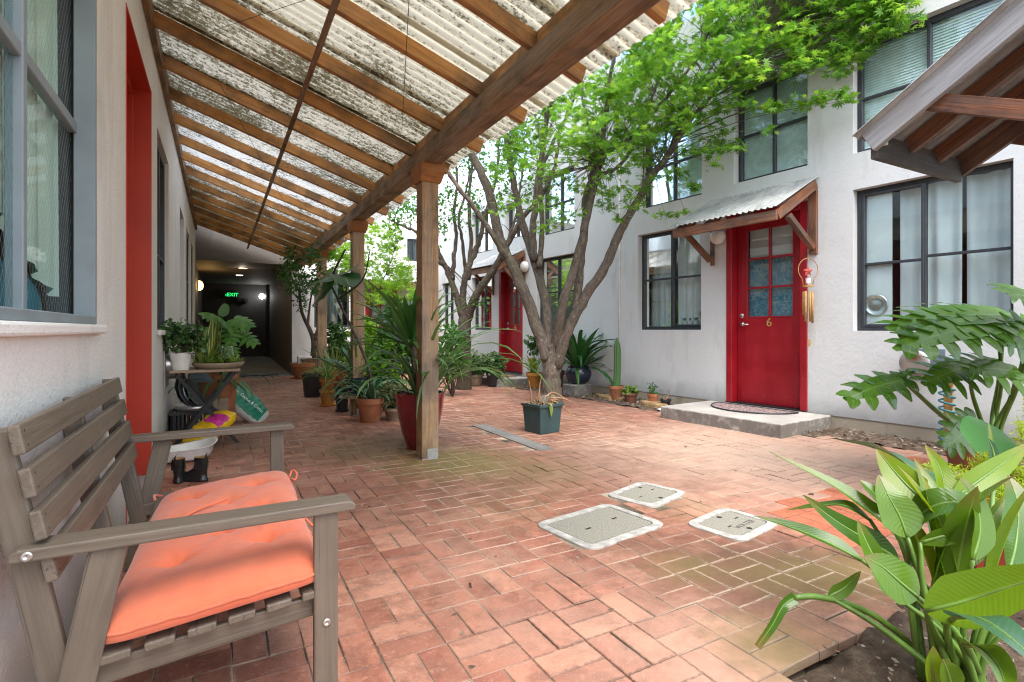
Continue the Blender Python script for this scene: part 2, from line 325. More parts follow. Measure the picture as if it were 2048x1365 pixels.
def translucent_sheet():
    t=NT('mouldy_fibreglass'); P=t.geo(); x=t.sep(P); L=t.sep(t.lc())
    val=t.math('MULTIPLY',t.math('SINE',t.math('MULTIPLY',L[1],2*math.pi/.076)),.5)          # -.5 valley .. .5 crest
    st=t.map(P,(2.2,5.,2.2)); f=t.noise(st,9,6,.75,.4); f2=t.noise(P,1.2,5,.6); sp=t.noise(P,60,4,.7)
    k=t.math('ADD',f,t.math('MULTIPLY',t.math('SUBTRACT',f2,.5),.8)); k=t.math('ADD',k,t.math('MULTIPLY',t.math('SUBTRACT',sp,.5),.75)); k=t.math('SUBTRACT',k,t.math('MULTIPLY',val,.13))
    def rng(src,pts):
        c=t.n('ShaderNodeFloatCurve'); m=c.mapping.curves[0]; lo,hi=pts[0][0],pts[-1][0]
        while len(m.points)<len(pts): m.points.new(.5,.5)
        for q,(p,v) in zip(m.points,pts): q.location=((p-lo)/(hi-lo),v); q.handle_type='VECTOR'
        c.mapping.update(); t.link(t.math('DIVIDE',t.math('SUBTRACT',src,lo),hi-lo),c.inputs['Value']); return c.outputs[0]
    ky=rng(x[1],[(0,.34),(2.4,.36),(3.2,.46),(4.0,.60),(5.6,.64),(6.6,.46),(7.8,.42),(8.6,.62),(9.6,.9),(12.5,1.)])
    k=t.math('ADD',k,t.math('MULTIPLY',t.math('SUBTRACT',ky,.5),.42))
    kx=t.n('ShaderNodeMapRange'); t.link(x[0],kx.inputs[0]); kx.inputs[1].default_value=-.4; kx.inputs[2].default_value=1.7; kx.inputs[3].default_value=.03; kx.inputs[4].default_value=-.02; k=t.math('ADD',k,kx.outputs[0])
    rf=t.math('ABSOLUTE',t.math('SUBTRACT',t.math('FRACT',t.math('DIVIDE',t.math('SUBTRACT',x[1],1.066),.632)),.5)); k=t.math('ADD',k,t.math('MULTIPLY',t.ramp(rf,[(.36,0),(.48,1)]),.07))
    fr=rng(x[1],[(0,.0),(4.0,.0),(5.5,.35),(6.6,1.),(9.,1.),(10.,.3),(12.5,.1)])             # near sheets dirty beige; middle ones whitened, blown-out light put into the colour
    base=t.mix(fr,(.54,.50,.39),(.82,.82,.80)); base=t.mix(t.math('MULTIPLY',t.math('SUBTRACT',.5,val),.40),base,(.30,.25,.16))  # valley dirt also puts the corrugation's shading into the colour
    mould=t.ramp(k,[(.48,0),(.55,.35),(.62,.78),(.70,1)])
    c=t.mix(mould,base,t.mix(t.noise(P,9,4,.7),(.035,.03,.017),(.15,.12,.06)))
    t.col(c); t.p(Roughness=.55)
    tr=t.n('ShaderNodeBsdfTranslucent'); t.link(c,tr.inputs[0]); tp=t.n('ShaderNodeBsdfTransparent'); t.link(c,tp.inputs[0])
    m1=t.n('ShaderNodeMixShader'); m1.inputs[0].default_value=.62; t.link(t.b.outputs[0],m1.inputs[1]); t.link(tr.outputs[0],m1.inputs[2])
    m2=t.n('ShaderNodeMixShader'); t.link(t.math('ADD',t.math('MULTIPLY',fr,.10),.02),m2.inputs[0]); t.link(m1.outputs[0],m2.inputs[1]); t.link(tp.outputs[0],m2.inputs[2]); t.link(m2.outputs[0],t.out.inputs[0]); return t.m
M['sheet']=translucent_sheet()
t=NT('galvanised_sheet'); P=t.geo(); c=t.ramp(t.noise(P,5,6,.7),[(.35,(.26,.27,.265)),(.7,(.50,.51,.50))]); c=t.mix(t.ramp(t.noise(P,12,5,.7),[(.6,0),(.75,.7)]),c,(.13,.11,.09)); t.col(c); t.p(Roughness=.55,Metallic=.2); M['galv']=t.m
M['frame']=plain('charcoal_window_frame',(.045,.05,.058),.45,.3,.15)
M['frame_blue']=plain('blue_grey_window_frame',(.235,.285,.315),.5,.1,.12,5)
t=NT('red_door_paint'); P=t.geo(); c=t.ramp(t.noise(P,3,5,.6),[(.3,(.26,.006,.014)),(.7,(.37,.010,.020))]); z=t.sep(P)[2]
c=t.mix(t.math('MULTIPLY',t.ramp(t.noise(t.map(P,(2,2,9)),9,6,.8),[(.62,0),(.66,1)]),t.ramp(z,[(.2,.8),(.75,.0)])),c,(.48,.25,.22)); c=t.mix(t.ramp(t.noise(t.map(P,(1,1,.2)),14,4,.7),[(.55,0),(.75,.35)]),c,(.17,.004,.008))
t.col(c); t.set(t.b.inputs['Roughness'],t.ramp(t.noise(P,6,4),[(.3,.28),(.7,.5)])); t.bump(t.noise(t.map(P,(60,60,6)),1.5,4,.6),.12,.003); M['red']=t.m
M['red_left']=plain('scarlet_frame_paint',(.48,.045,.022),.45,0,.12,2,.06,30)
M['steel']=plain('brushed_steel',(.6,.6,.6),.3,1.)
M['brass']=plain('aged_brass',(.75,.55,.16),.35,.6)
M['white']=plain('white_plastic',(.80,.79,.77),.4)
M['glass_white']=plain('frosted_lamp_glass',(.78,.76,.72),.25)
def glass(name,tint,wire=False,mul=1.):
    t=NT(name); tp=t.n('ShaderNodeBsdfTransparent'); tp.inputs[0].default_value=tuple(tint)+(1,)
    gl=t.n('ShaderNodeBsdfGlossy'); gl.inputs['Roughness'].default_value=.03; gl.inputs[0].default_value=(.95,1,1,1)
    fr=t.n('ShaderNodeFresnel'); fr.inputs[0].default_value=1.5; f=t.math('MULTIPLY',fr.outputs[0],1.1*mul); f=t.math('ADD',f,.03*mul)
    mx=t.n('ShaderNodeMixShader'); t.link(f,mx.inputs[0]); t.link(tp.outputs[0],mx.inputs[1]); t.link(gl.outputs[0],mx.inputs[2]); last=mx.outputs[0]
    if wire:
        X=t.sep(t.geo()); ws=[]
        for sg in (1,-1):
            a=t.math('ADD',t.math('MULTIPLY',X[1],34.),t.math('MULTIPLY',X[2],20.*sg)); ws.append(t.math('LESS_THAN',t.math('FRACT',a),.07))
        w=t.math('MULTIPLY',t.math('MAXIMUM',ws[0],ws[1]),.55); t.p(Roughness=.5,Metallic=.6); t.col((.55,.6,.6))
        m2=t.n('ShaderNodeMixShader'); t.link(w,m2.inputs[0]); t.link(last,m2.inputs[1]); t.link(t.b.outputs[0],m2.inputs[2]); last=m2.outputs[0]
    t.link(last,t.out.inputs[0]); return t.m
M['glass']=glass('window_glass',(.80,.90,.90)); M['glass_teal']=glass('teal_tinted_glass',(.84,.96,.95),False,.75); M['glass_wire']=glass('wired_glass',(.80,.93,.91),True,.32)
M['curtain']=plain('white_curtain',(.80,.81,.82),.9,0,.06,3); M['curtain_grey']=plain('grey_net_curtain',(.46,.48,.51),.9,0,.1,3); M['curtain_green']=plain('pale_green_curtain',(.70,.80,.74),.9,0,.1,2)
M['blind']=plain('white_slat_blind',(.86,.90,.89),.5)
M['teal_cloth']=plain('teal_cloth',(.03,.20,.30),.9,0,.3,6)
t=NT('blue_floral_cloth'); P=t.geo(); c=t.ramp(t.noise(P,16,5,.7,1.5),[(.32,(.03,.12,.24)),(.5,(.10,.27,.36)),(.62,(.34,.42,.42)),(.72,(.50,.36,.32))]); c=t.mix(t.ramp(t.noise(P,11,5,.7,.4),[(.55,0),(.66,.7)]),c,(.46,.38,.30)); t.col(c); t.p(Roughness=.9); M['floral']=t.m
def terra(name,c):
    t=NT(name); P=t.geo(); cc=t.ramp(t.noise(P,9,5,.6),[(.3,tuple(x*.65 for x in c)),(.7,c)]); cc=t.mix(t.ramp(t.noise(P,22,5,.7),[(.6,0),(.75,.6)]),cc,(.55,.48,.40)); t.col(cc); t.p(Roughness=.85); t.bump(t.noise(P,80,3),.2,.004); return t.m
M['terracotta']=terra('terracotta',(.46,.18,.085)); M['yellow_glaze']=terra('ochre_pot',(.52,.24,.045)); M['old_terra']=terra('dark_terracotta',(.26,.11,.065)); M['stone_pot']=terra('tan_stone_pot',(.36,.28,.2))
M['black_plastic']=plain('black_plastic',(.022,.024,.028),.45); M['navy_pot']=plain('navy_glazed_pot',(.02,.028,.05),.25); M['green_plastic']=plain('dark_green_plastic',(.028,.068,.072),.45,0,.2,6); M['teal_plastic']=plain('teal_plastic',(.02,.12,.14),.4)
M['red_plastic']=plain('red_plastic',(.46,.075,.05),.6,0,.2,8)
t=NT('oxblood_glaze'); P=t.geo(); c=t.ramp(t.noise(t.map(P,(1,1,.3)),9,5,.6),[(.3,(.12,.008,.014)),(.7,(.27,.014,.028))]); t.col(c); t.p(Roughness=.12); t.b.inputs['Coat Weight'].default_value=.5; t.bump(t.noise(P,26,3),.1,.006); M['red_glaze']=t.m
M['blue_plastic']=plain('blue_plastic',(.02,.22,.55),.35)
M['yellow_bag']=plain('yellow_bag_film',(.80,.50,.01),.3,0,.1,8,.3,14); M['magenta']=plain('magenta_print',(.55,.03,.28),.4,0,.5,25)
M['bag_white']=plain('pale_bag_film',(.55,.56,.54),.35,0,.15,14,.3,16); M['bag_green']=plain('green_bag_print',(.015,.19,.11),.35,0,.15,10,.2,16)
M['boot']=plain('black_boot_rubber',(.018,.02,.02),.25); M['boot_lining']=plain('tan_boot_lining',(.42,.27,.12),.9)
t=NT('coral_cushion_cloth'); P=t.geo(); c=t.ramp(t.noise(P,3,4),[(.3,(.60,.13,.06)),(.7,(.69,.185,.092))]); t.col(c); t.p(Roughness=.95); t.b.inputs['Sheen Weight'].default_value=.25; t.bump(t.noise(P,420,2),.25,.0015,t.bump(t.noise(P,16,3,.6),.35,.012)); M['coral']=t.m
def bark(name,c0,c1,moss=.3):
    t=NT(name); v=t.lc(); P=t.geo(); c=t.ramp(t.noise(t.map(v,(7,26,26)),1.5,6,.7,.6),[(.3,c0),(.7,c1)])
    ring=t.noise(t.map(v,(14,1.2,1.2)),1.,4,.6,.5); c=t.mix(t.ramp(ring,[(.58,0),(.68,.5)]),c,tuple(x*.5 for x in c0)); c=t.mix(t.math('MULTIPLY',t.ramp(t.noise(P,4,4),[(.5,0),(.68,1)]),moss),c,(.10,.115,.045))
    c=t.mix(t.ramp(t.noise(P,9,5,.7),[(.62,0),(.72,.35)]),c,(.42,.36,.30))
    ck=t.noise(t.map(v,(3.5,55,55)),1.5,5,.7,.5); c=t.mix(t.ramp(ck,[(.34,.85),(.44,0)]),c,tuple(x*.35 for x in c0))
    c=t.mix(t.ramp(t.vor(P,13,'Distance'),[(.10,.5),(.2,0)]),c,(.33,.34,.28))
    t.col(c); t.p(Roughness=.9); t.bump(ck,.8,.02,t.bump(t.noise(t.map(v,(8,40,40)),1.4,6,.75),.5,.02,t.bump(ring,.6,.02))); return t.m
M['bark']=bark('maple_bark',(.065,.05,.04),(.235,.19,.15)); M['bark_dark']=bark('dark_bark',(.045,.032,.025),(.13,.095,.07)); M['twig']=plain('dry_twig',(.30,.17,.09),.9,0,.3,20)
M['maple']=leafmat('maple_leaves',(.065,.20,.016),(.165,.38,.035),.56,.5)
M['maple_dark']=leafmat('shaded_maple_leaves',(.03,.13,.015),(.09,.26,.025),.42,.5)  # darker copy of the maple green, shade put into the leaf colour
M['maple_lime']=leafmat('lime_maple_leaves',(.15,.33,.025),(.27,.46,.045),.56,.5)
M['strel']=leafmat('glossy_paddle_leaf',(.04,.12,.008),(.12,.235,.012),.32,.22,(.18,.30,.05),26,dry=(.22,.17,.05),tip=(.20,.13,.04))
M['strel_lime']=leafmat('lime_paddle_leaf',(.13,.24,.008),(.20,.31,.012),.40,.25,(.30,.42,.04),26,dry=(.30,.24,.05),tip=(.30,.20,.05))  # lime leaves; on the paddle plant the backlight is put into this colour
M['strel_blue']=leafmat('blue_green_paddle_leaf',(.035,.105,.055),(.06,.14,.07),.15,.26,(.28,.38,.16),22,spec=.8)
M['petiole']=plain('green_petiole',(.10,.19,.03),.4,0,.3,12)
M['monstera']=leafmat('split_leaf_green',(.065,.175,.02),(.14,.31,.035),.28,.2,(.15,.3,.08),0,spec=.7)
M['fern']=leafmat('foxtail_fern_green',(.28,.40,.02),(.45,.56,.05),.45,.6)
M['yucca']=leafmat('strap_leaf_green',(.05,.16,.035),(.12,.28,.07),.25,.4)
M['flax']=leafmat('pale_strap_green',(.07,.17,.05),(.17,.30,.09),.3,.45)
M['agave']=leafmat('blue_strap_green',(.05,.15,.07),(.11,.23,.11),.15,.4)
M['clivia']=leafmat('dark_strap_leaf',(.02,.10,.022),(.05,.17,.035),.18,.25,spec=.7)
M['spider']=leafmat('striped_spider_leaf',(.10,.22,.04),(.18,.32,.06),.3,.45,(.55,.58,.30))
M['snake']=leafmat('yellow_edged_snake_leaf',(.05,.14,.04),(.10,.20,.06),.15,.4,None,0,(.50,.48,.10))
M['jade']=leafmat('jade_leaf',(.03,.10,.02),(.09,.20,.05),.15,.35)
M['philo']=leafmat('cut_leaf_green',(.06,.20,.03),(.14,.33,.06),.35,.4)
M['fig']=leafmat('fiddle_leaf',(.015,.075,.02),(.035,.12,.03),.2,.35,(.12,.24,.08),18)
M['ficus']=leafmat('ficus_leaf',(.02,.08,.015),(.07,.18,.03),.3,.45)
M['shrub']=leafmat('grey_green_leaf',(.13,.18,.08),(.28,.30,.14),.25,.6)
M['purple']=leafmat('dark_purple_leaf',(.025,.01,.014),(.07,.02,.03),.1,.4)
M['cactus']=leafmat('cactus_green',(.06,.16,.05),(.10,.20,.06),.05,.6)
M['succulent']=leafmat('succulent_leaf',(.12,.24,.04),(.28,.38,.08),.2,.45)
M['round_leaf']=leafmat('pale_round_leaf',(.10,.34,.10),(.13,.38,.12),.35,.35,(.40,.55,.15),18)
M['dry_leaf']=leafmat('dry_leaf',(.25,.16,.05),(.4,.28,.1),.2,.7)
M['hose']=plain('turquoise_hose',(.01,.16,.20),.35); M['bamboo']=plain('bamboo',(.42,.23,.075),.5,0,.25,30); M['rope']=plain('pale_rope',(.5,.42,.3),.9)
M['metal_dark']=plain('black_iron',(.03,.03,.032),.5,.6); M['slate']=plain('slate_blue_plate',(.16,.20,.25),.6); M['aluminium']=plain('aluminium',(.62,.61,.59),.32,.9,.2,20)
M['rock']=plain('ochre_stone',(.45,.29,.14),.9,0,.4,9,.6,30); M['mat_tan']=plain('coir_mat',(.30,.19,.10),1.,0,.3,60)
M['lid']=plain('speckled_cover_concrete',(.27,.26,.215),.9,0,.4,130,.4,160); M['lid_ring']=plain('white_cover_ring',(.42,.41,.38),.85,0,.35,20,.1,60); M['hole']=plain('dark_hole',(.02,.018,.015),.9)
# ================================================================== SETTING: ground, paving, beds
def struct(name,mb,m,**k):
    o=mb.build(name,m,**k); o['kind']='structure'; return o
mb=MB(); mb.quad((-60,-60,-.06),(60,-60,-.06),(60,60,-.06),(-60,60,-.06)); struct('ground',mb,M['ground'])
RU=Vector((math.sin(R(-5)),math.cos(R(-5)),0)); RN=Vector((-RU.y,RU.x,0)); R0=Vector((5.45,3.25,0))
def LR(s,o,z): return R0+RU*s+RN*o+Vector((0,0,z))
def LL(s,o,z): return Vector((-.41+o,s,z))
def LE(s,o,z): return Vector((s,12.5-o,z))
def LW(s,o,z): return Vector((s,.72+o,z))        # small wall facing away from the camera, out of frame on the right
mb=MB(); mb.quad((-.41,-2,-.0035),(1.40,-2,-.0035),(1.40,12.5,-.0035),(-.41,12.5,-.0035)); mb.quad((1.40,.985,-.0035),(5.1,1.41,-.0035),(5.1,12.5,-.0035),(1.40,12.5,-.0035)); struct('joint_bed',mb,M['joint'])
LIDS=[((1.419,2.351),(1.963,2.43),(2.008,2.012),(1.464,1.939)),((2.064,2.566),(2.457,2.68),(2.5,2.327),(2.102,2.237)),((2.108,1.989),(2.502,2.065),(2.543,1.735),(2.123,1.674))]
def inpoly(x,y,P,m=0.):
    c=Vector((sum(p[0] for p in P)/len(P),sum(p[1] for p in P)/len(P))); s=None
    for i in range(len(P)):
        a=P[i];b=P[(i+1)%len(P)]; k=(b[0]-a[0])*(y-a[1])-(b[1]-a[1])*(x-a[0]); k/=math.hypot(b[0]-a[0],b[1]-a[1])
        if s is None:
            s=1 if ((b[0]-a[0])*(c.y-a[1])-(b[1]-a[1])*(c.x-a[0]))>0 else -1
        if k*s< -m: return False
    return True
def wallx(y): return 5.45-.0875*(y-3.25)
def bed_edge(y): return wallx(y)-(.52 if y<3.05 else .58)
def soil_line(x): return .955+.115*(x-1.43)
def paved(x,y):
    if x<-.40 or x>bed_edge(y): return False
    if y>12.46: return False
    if x>1.36 and y<soil_line(x): return False
    for l in LIDS:
        if inpoly(x,y,l,-.035): return False
    if 2.335<x<2.445 and 3.78<y<5.06: return False
    return True
mb=MB(); Mo=.2
def brick(cx,cy,lx,ly):
    if not paved(cx,cy): return
    g=random.uniform(.0004,.0018); a=random.gauss(0,.012); hx,hy=lx/2-g,ly/2-g; ch=.0022; zz=random.gauss(0,.0011); tx,ty=random.gauss(0,.006),random.gauss(0,.006)
    ca,sa=math.cos(a),math.sin(a); cx+=random.gauss(0,.0012); cy+=random.gauss(0,.0012); vs=[]
    for (h,z) in ((0,-.03),(0,-ch),(ch,0)):
        for sx,sy in ((-1,-1),(1,-1),(1,1),(-1,1)):
            x=sx*(hx-h); y=sy*(hy-h); vs.append((cx+x*ca-y*sa,cy+x*sa+y*ca,z+zz+x*tx+y*ty))
    fs=[(8,9,10,11)]
    for k in range(4):
        k2=(k+1)%4; fs+= [(k,k2,4+k2,4+k),(4+k,4+k2,8+k2,8+k)]
    new = (inpoly(cx,cy,[(2.75,1.89),(3.49,1.98),(3.1,1.45),(2.5,1.42)]) or (4.35<cx<4.9 and 1.35<cy<2.15))
    mb.add(vs,fs,[(sx,sy,lx/2) for _ in range(3) for sx,sy in ((-1,-1),(1,-1),(1,1),(-1,1))],1 if new else 0)
i0=-8
for i in range(-6,32):
    for j in range(-11,64):
        x0=.639-.003+i*Mo-.6; y0=2.197+(j-12)*Mo+.2
        if (i+j)%2==0:
            brick(x0+Mo/2,y0+Mo/4,Mo,Mo/2); brick(x0+Mo/2,y0+Mo*3/4,Mo,Mo/2)
        else:
            brick(x0+Mo/4,y0+Mo/2,Mo/2,Mo); brick(x0+Mo*3/4,y0+Mo/2,Mo/2,Mo)
struct('brick_paving',mb,[M['brick'],M['brick_new']])
def soil_patch(name,x0,x1,y0,y1,z,inside,n=90,amp=.02):
    mb=MB(); nx=max(4,int((x1-x0)*26)); ny=max(4,int((y1-y0)*26)); vs=[]; fs=[]; idx={}
    for i in range(nx+1):
        for j in range(ny+1):
            x=x0+(x1-x0)*i/nx; y=y0+(y1-y0)*j/ny
            if inside(x,y):
                idx[i,j]=len(vs); vs.append((x,y,z-(.05 if (name=='soil_bed' and y>soil_line(x)-.005) else 0)+amp*(math.sin(x*17+y*9)*.4+math.sin(x*41-y*33)*.3+random.uniform(-.4,.4))))
    for i in range(nx):
        for j in range(ny):
            q=[idx.get(k) for k in ((i,j),(i+1,j),(i+1,j+1),(i,j+1))]
            if None not in q: fs.append(tuple(q))
    mb.add(vs,fs); return struct(name,mb,M['soil'],smooth=True)
soil_patch('soil_bed',1.36,5.3,-1.6,1.5,-.002,lambda x,y:y<soil_line(x)+.09,amp=.022)
soil_patch('wall_bed',4.3,5.7,-.6,11.5,.004,lambda x,y:bed_edge(y)-.03<x<wallx(y)+.03,amp=.022)
# loose chips, bark and dry leaves over both beds, and crumbs on the paving
mb=MB()
def chip(x,y,z,s):
    a=random.uniform(0,6.28); b=random.uniform(.25,.9); t=random.gauss(0,.35); u=random.gauss(0,.35)
    ca,sa=math.cos(a)*s,math.sin(a)*s
    mb.add([(x-ca,y-sa,z-t*s*.5),(x-sa*b*.6,y+ca*b*.6,z+u*s),(x+ca,y+sa,z+t*s*.8),(x+sa*b*.6,y-ca*b*.6,z-u*s*.4)],[(0,1,2,3)])
for k in range(2600):
    y=random.uniform(-.2,11); x=random.uniform(bed_edge(y),wallx(y)); chip(x,y,.026,random.uniform(.006,.026))
for k in range(1500):
    x=random.uniform(1.4,4.6); y=soil_line(x)-abs(random.gauss(0,.5)); chip(x,y,.022,random.uniform(.003,.014))
t=NT('bed_litter'); t.col(t.ramp(t.isl(),[(0,(.05,.035,.025)),(.4,(.19,.13,.085)),(.7,(.28,.22,.165)),(1,(.36,.31,.25))])); t.p(Roughness=.9)
o=mb.build('leaf_litter',t.m); o['kind']='stuff'
mb=MB()
for k in range(520):
    x=random.uniform(-.3,4.7); y=random.uniform(1.2,9)
    if paved(x,y): chip(x,y,.007,random.choice((.003,.004,.005,.006,.009,.013,.018)))
o=mb.build('paving_debris',t.m); o['kind']='stuff'
# loose passage floor: worn concrete rising gently into the passage
mb=MB(); mb.quad((-.43,12.44,.006),(1.42,12.44,.006),(1.42,18.6,.16),(-.43,18.6,.16)); struct('passage_floor',mb,M['floor_concrete'])
# ================================================================== BUILDINGS
def wall(mb,L,s0,s1,z0,z1,ops,depth=.5,th=.0):
    S=sorted({s0,s1}|{v for o in ops for v in o[:2]}); Z=sorted({z0,z1}|{v for o in ops for v in o[2:4]})
    S=[v for v in S if s0<=v<=s1]; Z=[v for v in Z if z0<=v<=z1]
    for i in range(len(S)-1):
        for j in range(len(Z)-1):
            cs,cz=(S[i]+S[i+1])/2,(Z[j]+Z[j+1])/2
            if any(o[0]<cs<o[1] and o[2]<cz<o[3] for o in ops): continue
            mb.quad(L(S[i],0,Z[j]),L(S[i+1],0,Z[j]),L(S[i+1],0,Z[j+1]),L(S[i],0,Z[j+1]))
    for o in ops:
        a,b,c,d=o[:4]; rd=o[4] if len(o)>4 else .13; dd=o[5] if len(o)>5 else depth
        for k0,k1,m in ((0,-rd,0),(-rd,-dd,1)):
            mb.quad(L(a,k0,c),L(a,k1,c),L(a,k1,d),L(a,k0,d),m); mb.quad(L(b,k0,c),L(b,k0,d),L(b,k1,d),L(b,k1,c),m)
            mb.quad(L(a,k0,d),L(a,k1,d),L(b,k1,d),L(b,k0,d),m); mb.quad(L(a,k0,c),L(b,k0,c),L(b,k1,c),L(a,k1,c),m)
        mb.quad(L(a,-dd,c),L(b,-dd,c),L(b,-dd,d),L(a,-dd,d),1)
def lbox(mb,L,s0,s1,o0,o1,z0,z1,mi=0):
    p=L(s0,o0,z0); mb.boxo(p,L(s1,o0,z0)-p,L(s0,o1,z0)-p,L(s0,o0,z1)-p,mi)
def window(par,L,a,b,c,d,cols=(.5,),rows=(.5,),fill='blind',fr='frame',gl='glass',dep=.09,fw=.045,mw=.03,fillm=None,gap=.0,sash=0):
    """window: frame with muntins > pane, blind or curtain; cols / rows are muntin places 0..1"""
    e=.002; mb=MB(); o0,o1=-dep-.05,-dep
    lbox(mb,L,a+e,a+fw,o0,o1,c+e,d-e); lbox(mb,L,b-fw,b-e,o0,o1,c+e,d-e)
    lbox(mb,L,a+fw,b-fw,o0,o1,c+e,c+fw); lbox(mb,L,a+fw,b-fw,o0,o1,d-fw,d-e)
    for x in cols:
        s=a+(b-a)*x; lbox(mb,L,s-mw/2,s+mw/2,o0+.006,o1+.004,c+fw,d-fw)
    xs=[0]+list(cols)+[1]
    for ri,z in enumerate(rows):
        for k in range(len(xs)-1):
            zz=z if not hasattr(z,'__len__') else z[k]
            if zz is None: continue
            z_=c+(d-c)*zz; s0=a+(b-a)*xs[k]+(mw/2 if k else fw); s1=a+(b-a)*xs[k+1]-(mw/2 if k<len(xs)-2 else fw)
            lbox(mb,L,s0,s1,o0+.008,o1+.001,z_-mw*.4,z_+mw*.4)
    if sash:     # sliding sash in front of one half
        s0,s1=(a+fw,a+(b-a)*xs[1]) if sash>0 else (a+(b-a)*xs[-2],b-fw)
        for q0,q1,w0,w1 in ((s0,s0+.022,c+fw,d-fw),(s1-.03,s1,c+fw,d-fw),(s0+.022,s1-.03,c+fw,c+fw+.025),(s0+.022,s1-.03,d-fw-.025,d-fw)):
            lbox(mb,L,q0,q1,o0+.012,o1+.010,w0,w1)
    w=mb.build('window',M[fr],par,bevel=.004,seg=1)
    mb=MB(); p=o0+.022; mb.quad(L(a+fw*.5,p,c+fw*.5),L(b-fw*.5,p,c+fw*.5),L(b-fw*.5,p,d-fw*.5),L(a+fw*.5,p,d-fw*.5)); mb.build('pane',M[gl],w)
    if fill=='blind':
        mb=MB(); z=c+.04
        while z<d-.05:
            mb.quad(L(a+.03,-dep-.068,z),L(b-.03,-dep-.068,z),L(b-.03,-dep-.084,z+.0315),L(a+.03,-dep-.084,z+.0315)); z+=.0265
        mb.build('blind',M[fillm or 'blind'],w)
    elif fill=='curtain':
        spans=gap if gap else [(0.02,.98)]
        mb=MB()
        for s0,s1 in spans:
            n=40; vs=[];fs=[]; ph=random.uniform(0,6)
            for k in range(n+1):
                x=s0+(s1-s0)*k/n; o=-dep-.13+.018*math.sin(x*52+ph)+.01*math.sin(x*23+ph)
                vs+= [L(a+(b-a)*x,o,c+.03),L(a+(b-a)*x+.008*math.sin(x*30),o*1.0,d-.03)]
            for k in range(n): fs.append((2*k,2*k+2,2*k+3,2*k+1))
            mb.add(vs,fs)
        mb.build('curtain',M[fillm or 'curtain'],w,smooth=True)
    return w
def door(par,L,a,b,c,d,dep,num=None,cloth=None,handle=1):
    """red panel door with six panes above and a plain panel below; jamb lines the opening"""
    mb=MB(); e=.002; J=.075
    lbox(mb,L,a+e,a+J,-dep-.06,.012,c,d-e); lbox(mb,L,b-J,b-e,-dep-.06,.012,c,d-e); lbox(mb,L,a+J,b-J,-dep-.06,.012,d-J,d-e)
    mb.build('door_frame',M['red'],par,bevel=.004,seg=1)
    a+=J+.003; b-=J+.003; d-=J+.003; c+=.012; w=b-a; h=d-c; o0,o1=-dep-.045,-dep; mb=MB(); g0,g1=a+w*.16,b-w*.16; y0,y1=c+h*.47,d-h*.055
    lbox(mb,L,a,g0,o0,o1,c,d); lbox(mb,L,g1,b,o0,o1,c,d); lbox(mb,L,g0,g1,o0,o1,c,y0); lbox(mb,L,g0,g1,o0,o1,y1,d)
    m=(g0+g1)/2; lbox(mb,L,m-.012,m+.012,o0+.004,o1-.004,y0,y1)
    for q in (1/3,2/3):
        z=y0+(y1-y0)*q
        lbox(mb,L,g0,m-.012,o0+.006,o1-.006,z-.012,z+.012); lbox(mb,L,m+.012,g1,o0+.006,o1-.006,z-.012,z+.012)
    for q0,q1,w0,w1 in ((g0-.012,g0+.004,y0-.012,y1+.012),(g1-.004,g1+.012,y0-.012,y1+.012)): lbox(mb,L,q0,q1,o1,o1+.007,w0,w1)
    lbox(mb,L,g0+.004,g1-.004,o1,o1+.0065,y0-.012,y0+.004); lbox(mb,L,g0+.004,g1-.004,o1,o1+.0065,y1-.004,y1+.012)
    D=mb.build('door',M['red'],par,bevel=.003,seg=1)
    mb=MB(); p=(o0+o1)/2; mb.quad(L(g0,p,y0),L(g1,p,y0),L(g1,p,y1),L(g0,p,y1)); mb.build('pane',M['glass'],D)
    mb=MB(); zt=y0+(y1-y0)*(.66 if cloth else 0)
    if cloth: mb.quad(L(g0-.02,p-.05,y0-.02),L(g1+.02,p-.05,y0-.02),L(g1+.02,p-.05,zt),L(g0-.02,p-.05,zt)); mb.build('door_curtain',M['floral'],D)
    mb=MB(); mb.quad(L(g0-.02,p-.07,y0-.02),L(g1+.02,p-.07,y0-.02),L(g1+.02,p-.07,y1+.02),L(g0-.02,p-.07,y1+.02)); mb.build('door_shade',M['curtain'],D)
    mb=MB(); hs=b-.06 if handle>0 else a+.06; hz=c+h*.43
    n=L(0,1,0)-L(0,0,0); mb.lathe([(.028,0),(.028,.008),(.012,.012),(.012,.045)],L(hs,o1,hz),16,axis=n); 
    mb.tube([L(hs,o1+.042,hz),L(hs-.03*handle,o1+.046,hz),L(hs-.11*handle,o1+.044,hz-.004)],[.010,.010,.007],8); mb.build('handle',M['steel'],D,smooth=True)
    mb=MB(); mb.lathe([(.03,0),(.03,.012),(.02,.018),(0.001,.018)],L(hs,o1,hz+.10),16,axis=n); mb.build('deadbolt',M['steel'],D,smooth=True)
    if num:
        c0=L((a+b)/2,o1+.004,y0-.07); text_mesh(num,.135,.005,frameM(c0,-(L(1,0,0)-L(0,0,0)) if L is LR else (L(1,0,0)-L(0,0,0)),(0,0,1),n),'door_number',M['brass'],D)
    mb=MB(); lbox(mb,L,a-J+.004,b+J-.004,-dep-.06,.03,c-.012,c-.001); mb.build('threshold',M['metal_dark'],par)
    return D
